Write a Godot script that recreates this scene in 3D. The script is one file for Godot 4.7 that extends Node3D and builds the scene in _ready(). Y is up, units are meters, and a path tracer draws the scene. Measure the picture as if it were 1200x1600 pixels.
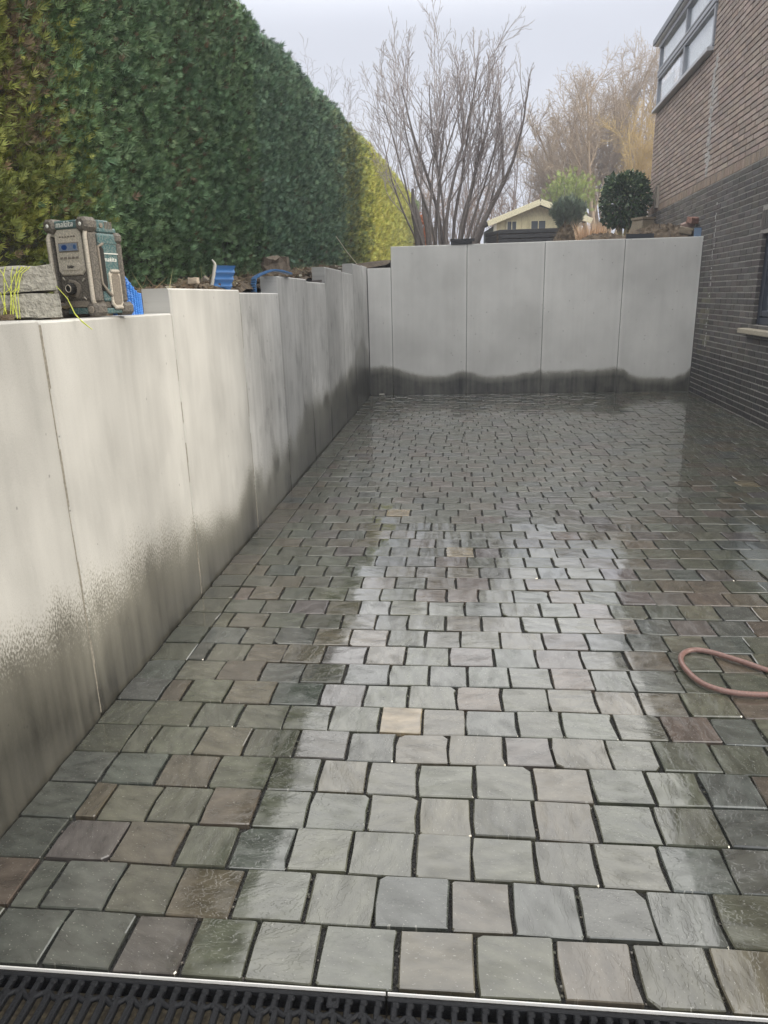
extends Node3D

# ---------------------------------------------------------------- constants of the place
const CAM_H := 1.294
const FOCAL := 1109.0
const WALL_X := -1.157     # face of the long retaining wall on the left
const BACK_Z := -9.865     # face of the retaining wall at the end
const WALL_T := 0.12
const ROW := 0.142         # pitch of the paving rows
const ROW0 := -1.049       # where the first row begins, beside the drain
const HOUSE_A := Vector3(3.089, 0, -9.42)
const HOUSE_D := Vector3(-0.0508, 0, 0.99871)

var rng := RandomNumberGenerator.new()
var counts := {}
var cam: Camera3D
var tex := {}
var M := {}


# ---------------------------------------------------------------- mesh buffer
class MB:
	var v := PackedVector3Array()
	var n := PackedVector3Array()
	var c := PackedColorArray()
	var u := PackedVector2Array()
	var ix := PackedInt32Array()
	var col := Color.WHITE
	var xf := Transform3D()

	func tri(a: Vector3, b: Vector3, d: Vector3, ua := Vector2.ZERO, ub := Vector2.ZERO, ud := Vector2.ZERO) -> void:
		a = xf * a
		b = xf * b
		d = xf * d
		var nn := (b - a).cross(d - a).normalized()
		var k := v.size()
		v.append(a)
		v.append(b)
		v.append(d)
		for j in 3:
			n.append(nn)
			c.append(col)
		u.append(ua)
		u.append(ub)
		u.append(ud)
		ix.append(k)
		ix.append(k + 2)
		ix.append(k + 1)

	func quad(a: Vector3, b: Vector3, d: Vector3, e: Vector3, ua := Vector2.ZERO, ub := Vector2.ZERO, ud := Vector2.ZERO, ue := Vector2.ZERO) -> void:
		a = xf * a
		b = xf * b
		d = xf * d
		e = xf * e
		var nn := (d - a).cross(e - b).normalized()
		var k := v.size()
		v.append(a)
		v.append(b)
		v.append(d)
		v.append(e)
		for j in 4:
			n.append(nn)
			c.append(col)
		u.append(ua)
		u.append(ub)
		u.append(ud)
		u.append(ue)
		ix.append_array(PackedInt32Array([k, k + 2, k + 1, k, k + 3, k + 2]))

	func qo(a: Vector3, b: Vector3, d: Vector3, e: Vector3, out: Vector3) -> void:
		if (d - a).cross(e - b).dot(out) < 0.0:
			quad(a, e, d, b)
		else:
			quad(a, b, d, e)

	func to(a: Vector3, b: Vector3, d: Vector3, out: Vector3) -> void:
		if (b - a).cross(d - a).dot(out) < 0.0:
			tri(a, d, b)
		else:
			tri(a, b, d)

	func box(ctr: Vector3, size: Vector3, bev := 0.0, bas := Basis()) -> void:
		var keep := xf
		xf = xf * Transform3D(bas, ctr)
		var h := size * 0.5
		var b := minf(bev, minf(h.x, minf(h.y, h.z)) * 0.9)
		for a in 3:
			var a1 := (a + 1) % 3
			var a2 := (a + 2) % 3
			for s in [-1.0, 1.0]:
				var p: Array[Vector3] = []
				for q in [[-1, -1], [1, -1], [1, 1], [-1, 1]]:
					var w := Vector3.ZERO
					w[a] = s * h[a]
					w[a1] = q[0] * (h[a1] - b)
					w[a2] = q[1] * (h[a2] - b)
					p.append(w)
				var out := Vector3.ZERO
				out[a] = s
				qo(p[0], p[1], p[2], p[3], out)
			if b > 0.0:
				for s1 in [-1.0, 1.0]:
					for s2 in [-1.0, 1.0]:
						var p: Array[Vector3] = []
						for q in [[0, -1], [0, 1], [1, 1], [1, -1]]:
							var w := Vector3.ZERO
							w[a] = q[1] * (h[a] - b)
							w[a1] = s1 * (h[a1] - (b if q[0] == 1 else 0.0))
							w[a2] = s2 * (h[a2] - (b if q[0] == 0 else 0.0))
							p.append(w)
						var out := Vector3.ZERO
						out[a1] = s1
						out[a2] = s2
						qo(p[0], p[1], p[2], p[3], out)
		if b > 0.0:
			for sx in [-1.0, 1.0]:
				for sy in [-1.0, 1.0]:
					for sz in [-1.0, 1.0]:
						to(Vector3(sx * h.x, sy * (h.y - b), sz * (h.z - b)), Vector3(sx * (h.x - b), sy * h.y, sz * (h.z - b)), Vector3(sx * (h.x - b), sy * (h.y - b), sz * h.z), Vector3(sx, sy, sz))
		xf = keep

	func prism(outline: PackedVector2Array, z0: float, z1: float, bev := 0.0) -> void:  # outline counter-clockwise in x,y; extruded from z0 (back) to z1 (front)
		var k := outline.size()
		var mid := Vector2.ZERO
		for p in outline:
			mid += p / k
		var inner := PackedVector2Array()
		for p in outline:
			inner.append(p + (mid - p).normalized() * bev * 1.3)
		for j in k:
			var p := outline[j]
			var q := outline[(j + 1) % k]
			quad(Vector3(p.x, p.y, z0), Vector3(q.x, q.y, z0), Vector3(q.x, q.y, z1 - bev), Vector3(p.x, p.y, z1 - bev))
			if bev > 0.0:
				var pi := inner[j]
				var qi := inner[(j + 1) % k]
				quad(Vector3(p.x, p.y, z1 - bev), Vector3(q.x, q.y, z1 - bev), Vector3(qi.x, qi.y, z1), Vector3(pi.x, pi.y, z1))
		var t := Geometry2D.triangulate_polygon(inner)
		for j in range(0, t.size(), 3):
			var a := inner[t[j]]
			var b := inner[t[j + 1]]
			var d := inner[t[j + 2]]
			to(Vector3(a.x, a.y, z1), Vector3(b.x, b.y, z1), Vector3(d.x, d.y, z1), Vector3(0, 0, 1))
			var a2 := outline[t[j]]
			var b2 := outline[t[j + 1]]
			var d2 := outline[t[j + 2]]
			to(Vector3(a2.x, a2.y, z0), Vector3(b2.x, b2.y, z0), Vector3(d2.x, d2.y, z0), Vector3(0, 0, -1))

	func tube(pts: PackedVector3Array, rad: PackedFloat32Array, sides: int, cap := true) -> void:
		var m := pts.size()
		var k := v.size()
		var side := Vector3.ZERO
		for j in m:
			var d := (pts[mini(j + 1, m - 1)] - pts[maxi(j - 1, 0)]).normalized()
			if side == Vector3.ZERO:
				side = d.cross(Vector3(0.31, 0.2, 0.93)).normalized()
				if side.length() < 0.5:
					side = d.cross(Vector3(1, 0, 0)).normalized()
			side = (side - d * side.dot(d)).normalized()
			var up := d.cross(side)
			for s in sides:
				var a := TAU * s / sides
				var o := side * cos(a) + up * sin(a)
				v.append(xf * (pts[j] + o * rad[j]))
				n.append(xf.basis * o)
				c.append(col)
				u.append(Vector2(float(s) / sides, j))
		for j in m - 1:
			for s in sides:
				var a := k + j * sides + s
				var b := k + j * sides + (s + 1) % sides
				ix.append_array(PackedInt32Array([a, a + sides, b, b, a + sides, b + sides]))
		if cap:
			for e in [0, m - 1]:
				var d := (pts[1] - pts[0]).normalized() * -1.0 if e == 0 else (pts[m - 1] - pts[m - 2]).normalized()
				for s in range(1, sides - 1):
					var p0 := v[k + e * sides]
					var p1 := v[k + e * sides + s]
					var p2 := v[k + e * sides + s + 1]
					var keep := xf
					xf = Transform3D()
					to(p0, p1, p2, keep.basis * d)
					xf = keep

	func mesh(colors := false) -> ArrayMesh:
		var a := []
		a.resize(Mesh.ARRAY_MAX)
		a[Mesh.ARRAY_VERTEX] = v
		a[Mesh.ARRAY_NORMAL] = n
		a[Mesh.ARRAY_TEX_UV] = u
		if colors:
			a[Mesh.ARRAY_COLOR] = c
		a[Mesh.ARRAY_INDEX] = ix
		var m := ArrayMesh.new()
		m.add_surface_from_arrays(Mesh.PRIMITIVE_TRIANGLES, a)
		return m


# ---------------------------------------------------------------- node helpers
func numbered(parent: Node, called: String) -> String:
	var key := str(parent.get_instance_id()) + called
	counts[key] = counts.get(key, -1) + 1
	return called if counts[key] == 0 else "%s_%03d" % [called, counts[key]]


func put(called: String, m: Mesh, mt: Material, parent: Node = self, at := Vector3.ZERO) -> MeshInstance3D:
	var o := MeshInstance3D.new()
	o.name = numbered(parent, called)
	o.mesh = m
	o.material_override = mt
	o.position = at
	parent.add_child(o, true)
	return o


func thing(called: String, label: String, category: String, at := Vector3.ZERO, group := "") -> Node3D:
	var o := Node3D.new()
	o.name = numbered(self, called)
	o.position = at
	add_child(o, true)
	tag(o, label, category, group)
	return o


func tag(o: Node, label: String, category: String, group := "") -> void:
	o.set_meta("label", label)
	o.set_meta("category", category)
	if group:
		o.set_meta("group", group)


func stuff(o: Node) -> void:
	o.set_meta("kind", "stuff")


func swarm(called: String, m: Mesh, mt: Material, parent: Node, where: Array[Transform3D], tint: PackedColorArray) -> MultiMeshInstance3D:
	var mm := MultiMesh.new()
	mm.transform_format = MultiMesh.TRANSFORM_3D
	mm.use_colors = tint.size() > 0
	mm.mesh = m
	mm.instance_count = where.size()
	for i in where.size():
		mm.set_instance_transform(i, where[i])
		if tint.size():
			mm.set_instance_color(i, tint[i])
	var o := MultiMeshInstance3D.new()
	o.name = numbered(parent, called)
	o.multimesh = mm
	o.material_override = mt
	parent.add_child(o, true)
	stuff(o)
	return o


func R(a: float, b: float) -> float:
	return rng.randf_range(a, b)


func rv() -> Vector3:
	return Vector3(R(-1, 1), R(-1, 1), R(-1, 1))


func vary(c: Color, a: float) -> Color:
	var k := 1.0 + R(-a, a)
	return Color(c.r * k * (1 + R(-a, a) * 0.25), c.g * k, c.b * k * (1 + R(-a, a) * 0.25))


func mat(c: Color, rough: float, o := {}) -> StandardMaterial3D:
	var m := StandardMaterial3D.new()
	m.albedo_color = c.linear_to_srgb()
	m.roughness = rough
	m.metallic = o.get("metal", 0.0)
	m.metallic_specular = o.get("spec", 0.5)
	m.vertex_color_use_as_albedo = o.get("vc", false)
	if o.has("tex"):
		m.albedo_texture = o.tex
	if o.has("rough_tex"):
		m.roughness_texture = o.rough_tex
	if o.has("bump"):
		m.heightmap_enabled = true
		m.heightmap_texture = o.bump
		m.heightmap_scale = o.get("depth", 0.1)
	if o.has("tri"):
		m.uv1_triplanar = true
		m.uv1_world_triplanar = o.get("world", false)
		m.uv1_scale = o.tri if o.tri is Vector3 else Vector3.ONE * o.tri
	if o.has("uv"):
		m.uv1_scale = o.uv
	if o.has("back"):
		m.backlight_enabled = true
		m.backlight = Color.WHITE * o.back
	if o.has("coat"):
		m.clearcoat_enabled = true
		m.clearcoat = o.coat
		m.clearcoat_roughness = o.get("coat_rough", 0.03)
		if o.has("coat_tex"):
			m.clearcoat_texture = o.coat_tex
	return m


func ntex(kind: int, freq: float, octaves: int, size: int, lo: float, hi: float, sd: int, ridged := false, warp := 0.0, a := 0.0, b := 1.0) -> NoiseTexture2D:
	var f := FastNoiseLite.new()
	f.noise_type = kind
	f.seed = sd
	f.frequency = freq
	f.fractal_type = FastNoiseLite.FRACTAL_RIDGED if ridged else FastNoiseLite.FRACTAL_FBM
	f.fractal_octaves = octaves
	if warp > 0.0:
		f.domain_warp_enabled = true
		f.domain_warp_amplitude = warp
		f.domain_warp_frequency = freq * 0.8
	var g := Gradient.new()
	g.offsets = PackedFloat32Array([a, b])
	g.colors = PackedColorArray([Color(lo, lo, lo), Color(hi, hi, hi)])
	var t := NoiseTexture2D.new()
	t.width = size
	t.height = size
	t.seamless = true
	t.color_ramp = g
	t.noise = f
	return t


func scr(p: Vector3) -> Vector3:  # where a point falls on the 1200 x 1600 photograph: only used to tell which pieces show largest
	var q := cam.transform.affine_inverse() * p
	return Vector3(600 - FOCAL * q.x / q.z, 800 + FOCAL * q.y / q.z, -q.z)


func in_view(p: Vector3, margin := 10.0) -> bool:
	var s := scr(p)
	return s.z > 0 and s.x > -margin and s.x < 1200 + margin and s.y > -margin and s.y < 1600 + margin


func ground_y(x: float, z: float) -> float:
	var d := clampf(-z, 1.0, 45.0)
	var y := 1.22 + 0.055 * (d - 1.5)
	y += 0.2 * smoothstep(-0.9, -0.5, x) * smoothstep(8.0, 10.0, d)
	return y


func house_x(z: float) -> float:
	return HOUSE_A.x + (z - HOUSE_A.z) * HOUSE_D.x / HOUSE_D.z


# ---------------------------------------------------------------- the scene
func _ready() -> void:
	rng.seed = 20240311
	camera_and_light()
	textures()
	terrain()
	retaining_walls()
	driveway()
	house()
	hedge()
	garden()
	trees()
	wall_top_things()
	radio()
	hose()


func camera_and_light() -> void:
	cam = Camera3D.new()
	cam.name = "camera"
	cam.position = Vector3(0, CAM_H, 0)
	cam.rotation = Vector3(-0.29379, 0.10218, -0.02701)
	cam.fov = rad_to_deg(2.0 * atan(800.0 / FOCAL))
	cam.near = 0.05
	cam.far = 1500.0
	cam.current = true
	add_child(cam)

	var w := 512
	var h := 256
	var im := Image.create(w, h, false, Image.FORMAT_RGBF)
	var cl := FastNoiseLite.new()
	cl.seed = 5
	cl.frequency = 1.3
	cl.fractal_octaves = 4
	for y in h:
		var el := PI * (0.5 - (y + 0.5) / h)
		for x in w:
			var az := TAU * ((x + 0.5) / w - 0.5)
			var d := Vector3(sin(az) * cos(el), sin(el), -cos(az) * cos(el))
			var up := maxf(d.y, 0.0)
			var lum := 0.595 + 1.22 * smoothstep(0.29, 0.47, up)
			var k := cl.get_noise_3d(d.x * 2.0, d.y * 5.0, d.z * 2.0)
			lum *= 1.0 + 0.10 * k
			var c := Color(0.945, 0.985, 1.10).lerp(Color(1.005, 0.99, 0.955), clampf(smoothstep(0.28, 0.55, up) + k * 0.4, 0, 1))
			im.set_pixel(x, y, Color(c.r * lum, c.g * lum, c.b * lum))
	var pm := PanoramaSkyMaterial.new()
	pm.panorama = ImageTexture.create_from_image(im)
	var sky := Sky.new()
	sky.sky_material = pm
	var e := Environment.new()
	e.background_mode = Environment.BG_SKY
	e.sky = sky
	e.tonemap_mode = Environment.TONE_MAPPER_LINEAR
	e.tonemap_exposure = 1.35
	e.sdfgi_enabled = true
	e.ssao_enabled = true
	e.ssil_enabled = true
	e.fog_enabled = true
	e.fog_density = 0.0055
	e.fog_light_color = Color(0.91, 0.935, 0.99)
	var we := WorldEnvironment.new()
	we.name = "world_environment"
	we.environment = e
	add_child(we)

	var sun := DirectionalLight3D.new()   # the low winter sun behind thin cloud, on the right over the house
	sun.name = "sun"
	sun.light_energy = 0.5
	sun.light_color = Color(1.0, 0.95, 0.86)
	sun.light_angular_distance = 24.0
	sun.shadow_enabled = true
	sun.sky_mode = DirectionalLight3D.SKY_MODE_LIGHT_ONLY
	add_child(sun)
	sun.look_at_from_position(Vector3.ZERO, -Vector3(0.90, 0.40, 0.22))


func textures() -> void:
	var S := FastNoiseLite.TYPE_SIMPLEX_SMOOTH
	tex.grain = ntex(S, 0.02, 5, 512, 0.72, 1.0, 1)
	tex.fine = ntex(S, 0.09, 4, 512, 0.78, 1.0, 2)
	tex.bump = ntex(S, 0.03, 6, 512, 0.0, 1.0, 3)
	tex.stone = ntex(S, 0.007, 7, 1024, 0.74, 1.0, 4, false, 30.0, 0.1, 0.9)
	tex.riven = ntex(S, 0.0042, 5, 1024, 0.0, 1.0, 6, false, 45.0)
	var g := Gradient.new()   # split stone: flat terraces with small sharp steps between them
	var offs := PackedFloat32Array()
	var cols := PackedColorArray()
	for i in 8:
		var lv := i / 7.0
		offs.append(0.08 + 0.115 * i)
		cols.append(Color(lv, lv, lv))
		offs.append(0.08 + 0.115 * i + 0.103)
		cols.append(Color(lv + 0.02, lv + 0.02, lv + 0.02))
	g.offsets = offs
	g.colors = cols
	tex.riven.color_ramp = g
	tex.wet = ntex(S, 0.008, 5, 512, 0.06, 0.26, 7, false, 20.0, 0.45, 0.78)
	tex.film = ntex(S, 0.007, 5, 512, 1.0, 0.3, 8, false, 20.0, 0.52, 0.75)
	tex.speck = ntex(S, 0.055, 3, 1024, 0.0, 0.7, 14, false, 0.0, 0.80, 0.88)
	tex.brick = ntex(S, 0.05, 5, 512, 0.6, 1.0, 9)
	tex.wood = ntex(S, 0.02, 4, 512, 0.75, 1.0, 10)
	tex.soil = ntex(S, 0.03, 6, 512, 0.45, 1.0, 11, false, 20.0)
	tex.dust = ntex(S, 0.02, 6, 512, 0.05, 0.75, 12, false, 10.0, 0.25, 0.85)
	M.soil = mat(Color(0.23, 0.175, 0.12), 0.95, {"tex": tex.soil, "bump": tex.bump, "depth": 4.0, "tri": 0.8})
	M.bark = mat(Color(0.29, 0.255, 0.235), 0.85, {"tex": tex.grain, "bump": tex.bump, "depth": 0.6, "tri": Vector3(6, 1.5, 6)})
	M.leaf = mat(Color(1, 1, 1), 0.55, {"vc": true, "back": 0.35, "spec": 0.35})
	M.dry = mat(Color(1, 1, 1), 0.8, {"vc": true, "back": 0.3})


# ---------------------------------------------------------------- ground
func terrain() -> void:
	var g := MB.new()
	g.quad(Vector3(-600, -0.07, 600), Vector3(600, -0.07, 600), Vector3(600, -0.07, -600), Vector3(-600, -0.07, -600))
	var o := put("ground", g.mesh(), mat(Color(0.10, 0.09, 0.075), 0.95, {"tex": tex.soil, "tri": 0.5}))
	o.set_meta("kind", "structure")
	var nz := FastNoiseLite.new()
	nz.seed = 3
	nz.frequency = 0.9
	nz.fractal_octaves = 4
	var t := MB.new()
	var grids := [
		[[-60, -30, -12, -6, -3, -2.4, -2.1, -1.95, -1.8, -1.65, -1.5, -1.4, -1.33, -1.279], range(12, -1, -1), 8.0, -9.99],
		[[-300, -60, -20, -8, -4, -2.5, -1.9, -1.5, -1.2, -0.9, -0.6, -0.2, 0.4, 1, 1.6, 2.2, 2.8, 3.4, 4, 6, 10, 30, 60, 300], range(0, 1), -9.99, -400.0]]
	for gi in 2:
		var xs: Array = grids[gi][0]
		var zs: Array = []
		if gi == 0:
			var z := 8.0
			while z > -9.98:
				zs.append(z)
				z -= 1.0 if z > -0.5 else 0.14
			zs.append(-9.985)
		else:
			zs = [-9.986, -10.2, -10.5, -10.8, -11.2, -11.7, -12.5, -13.5, -15, -17, -20, -24, -30, -38, -50, -80, -150, -600]
		for i in zs.size() - 1:
			for j in xs.size() - 1:
				var p: Array[Vector3] = []
				for q in [[0, 0], [1, 0], [1, 1], [0, 1]]:
					var x: float = xs[j + q[0]]
					var z: float = zs[i + q[1]]
					var y := ground_y(x, z) + 0.035 * nz.get_noise_2d(x * 2.2, z * 2.2) * 2.0
					if gi == 0 and x > -1.3:
						y = minf(y, 1.20 + 0.0 * z) if z > -2.9 else y - 0.04
					p.append(Vector3(x, y, z))
				t.quad(p[0], p[1], p[2], p[3])
	o = put("garden_soil", t.mesh(), M.soil)
	o.set_meta("kind", "structure")


# ---------------------------------------------------------------- retaining walls
func wall_tex(w: int, h: int, ymax: float, wet: PackedFloat32Array, spread: PackedFloat32Array, tone: PackedColorArray, streak_amt: PackedFloat32Array, sd: int, px: float, grime := 0.0, cloud := 1.0) -> Array:
	var f := FastNoiseLite.new()
	f.noise_type = FastNoiseLite.TYPE_SIMPLEX_SMOOTH
	f.fractal_octaves = 4
	f.seed = sd
	f.frequency = 0.8 * px * 4.0
	var big := f.get_image(w / 4, h / 4)
	big.resize(w, h, Image.INTERPOLATE_CUBIC)
	f.seed = sd + 1
	f.frequency = 14.0 * px
	var streak := f.get_image(w, maxi(4, h / 40))
	streak.resize(w, h, Image.INTERPOLATE_CUBIC)
	f.seed = sd + 2
	f.frequency = 120.0 * px
	f.fractal_octaves = 3
	var spk := f.get_image(w, h * 3 / 4)
	spk.resize(w, h, Image.INTERPOLATE_BILINEAR)
	f.seed = sd + 3
	f.frequency = 0.35
	var fine := f.get_image(w, h)
	f.seed = sd + 4
	f.frequency = 3.5 * px
	f.fractal_octaves = 5
	f.domain_warp_enabled = true
	f.domain_warp_amplitude = 0.25 / px
	f.domain_warp_frequency = 2.0 * px
	var blot := f.get_image(w, h * 2 / 3)
	blot.resize(w, h, Image.INTERPOLATE_CUBIC)
	var bd := big.get_data()
	var sdt := streak.get_data()
	var pd := spk.get_data()
	var fd := fine.get_data()
	var gd := blot.get_data()
	var lut := PackedByteArray()
	lut.resize(1025)
	for i in 1025:
		lut[i] = int(255.0 * Color(i / 1024.0, 0, 0).linear_to_srgb().r)
	var out := PackedByteArray()
	out.resize(w * h * 3)
	var ro := PackedByteArray()
	ro.resize(w * h)
	for y in h:
		var yy := (1.0 - (y + 0.5) / h) * ymax
		var row := y * w
		for x in w:
			var i := row + x
			var k := 1.0 + (bd[i] - 128) * 0.0021 * cloud + (gd[i] - 128) * 0.0009 * cloud + (sdt[i] - 128) * 0.004 * streak_amt[x] - (0.10 if fd[i] < 52 else 0.0) + (fd[i] - 128) * 0.0006
			k -= grime * maxf(0.0, (gd[i] - 150) * 0.012) * streak_amt[x] * 3.0
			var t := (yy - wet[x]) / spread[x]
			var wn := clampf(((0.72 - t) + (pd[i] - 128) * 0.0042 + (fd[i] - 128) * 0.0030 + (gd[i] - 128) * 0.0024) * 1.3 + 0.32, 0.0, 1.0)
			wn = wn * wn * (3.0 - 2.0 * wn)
			k *= 1.0 - wn * (0.66 + 0.21 * clampf(-t * 0.9 + 0.15, 0.0, 1.0) + (gd[i] - 128) * 0.0007 + (sdt[i] - 128) * 0.0005)  # damp darkens the concrete; extra darkening painted towards the base offsets bounced light
			var tc := tone[x]
			out[i * 3] = lut[clampi(int(tc.r * k * 1024.0), 0, 1024)]
			out[i * 3 + 1] = lut[clampi(int(tc.g * k * (1.0 - 0.02 * wn) * 1024.0), 0, 1024)]
			out[i * 3 + 2] = lut[clampi(int(tc.b * k * (1.0 - 0.13 * wn) * 1024.0), 0, 1024)]
			ro[i] = int(255.0 * (0.8 - 0.52 * wn))
	var pr := RandomNumberGenerator.new()   # air holes
	pr.seed = sd
	for n in 90:
		var cx := pr.randi_range(4, w - 5)
		var cy := pr.randi_range(4, h - 5)
		var r := pr.randi_range(1, 2)
		for dy in range(-r, r + 1):
			for dx in range(-r, r + 1):
				if dx * dx + dy * dy <= r * r + 1:
					var i := ((cy + dy) * w + cx + dx) * 3
					for q in 3:
						out[i + q] = int(out[i + q] * 0.80)
	return [ImageTexture.create_from_image(Image.create_from_data(w, h, false, Image.FORMAT_RGB8, out)), ImageTexture.create_from_image(Image.create_from_data(w, h, false, Image.FORMAT_L8, ro))]


func interp(pts: Array, x: float) -> float:
	if x <= pts[0][0]:
		return pts[0][1]
	for i in pts.size() - 1:
		if x <= pts[i + 1][0]:
			return lerpf(pts[i][1], pts[i + 1][1], (x - pts[i][0]) / (pts[i + 1][0] - pts[i][0]))
	return pts[-1][1]


func panel(s0: float, s1: float, top: float, u0: float, u1: float, ymax: float, left := true) -> ArrayMesh:
	var b := MB.new()
	b.xf = Transform3D(Basis(Vector3(0, 0, -1), Vector3(0, 1, 0), Vector3(1, 0, 0)), Vector3(WALL_X, 0, 0)) if left else Transform3D(Basis(), Vector3(0, 0, BACK_Z))
	var ch := 0.007
	s0 += 0.003
	s1 -= 0.003
	var pr := [Vector2(s0, -WALL_T), Vector2(s0, -ch), Vector2(s0 + ch, 0), Vector2(s1 - ch, 0), Vector2(s1, -ch), Vector2(s1, -WALL_T)]
	for j in 5:
		var p: Vector2 = pr[j]
		var q: Vector2 = pr[j + 1]
		var up := (p.x - u0) / (u1 - u0)
		var uq := (q.x - u0) / (u1 - u0)
		var v1 := 1.0 - (top - 0.006) / ymax
		var v0 := 0.9985
		b.quad(Vector3(p.x, -0.06, p.y), Vector3(q.x, -0.06, q.y), Vector3(q.x, top - 0.006, q.y), Vector3(p.x, top - 0.006, p.y), Vector2(up, v0), Vector2(uq, v0), Vector2(uq, v1), Vector2(up, v1))
		var pi := Vector2(p.x, p.y - 0.006 if j > 0 else p.y)
		var qi := Vector2(q.x, q.y - 0.006 if j < 4 else q.y)
		b.quad(Vector3(p.x, top - 0.006, p.y), Vector3(q.x, top - 0.006, q.y), Vector3(qi.x, top, qi.y), Vector3(pi.x, top, pi.y), Vector2(up, v1), Vector2(uq, v1), Vector2(uq, v1 - 0.01), Vector2(up, v1 - 0.01))
	var ua := (s0 - u0) / (u1 - u0)
	var ub := (s1 - u0) / (u1 - u0)
	var vt := 1.0 - (top - 0.02) / ymax
	b.quad(Vector3(s0, top, -ch - 0.006), Vector3(s1, top, -ch - 0.006), Vector3(s1, top, -WALL_T), Vector3(s0, top, -WALL_T), Vector2(ua, vt), Vector2(ub, vt), Vector2(ub, vt), Vector2(ua, vt))
	b.quad(Vector3(s0 + ch, top, -0.006), Vector3(s1 - ch, top, -0.006), Vector3(s1, top, -ch - 0.006), Vector3(s0, top, -ch - 0.006), Vector2(ua, vt), Vector2(ub, vt), Vector2(ub, vt), Vector2(ua, vt))
	b.quad(Vector3(s1, -0.06, -WALL_T), Vector3(s0, -0.06, -WALL_T), Vector3(s0, top, -WALL_T), Vector3(s1, top, -WALL_T), Vector2(ub, 1), Vector2(ua, 1), Vector2(ua, vt), Vector2(ub, vt))
	return b.mesh()


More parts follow.
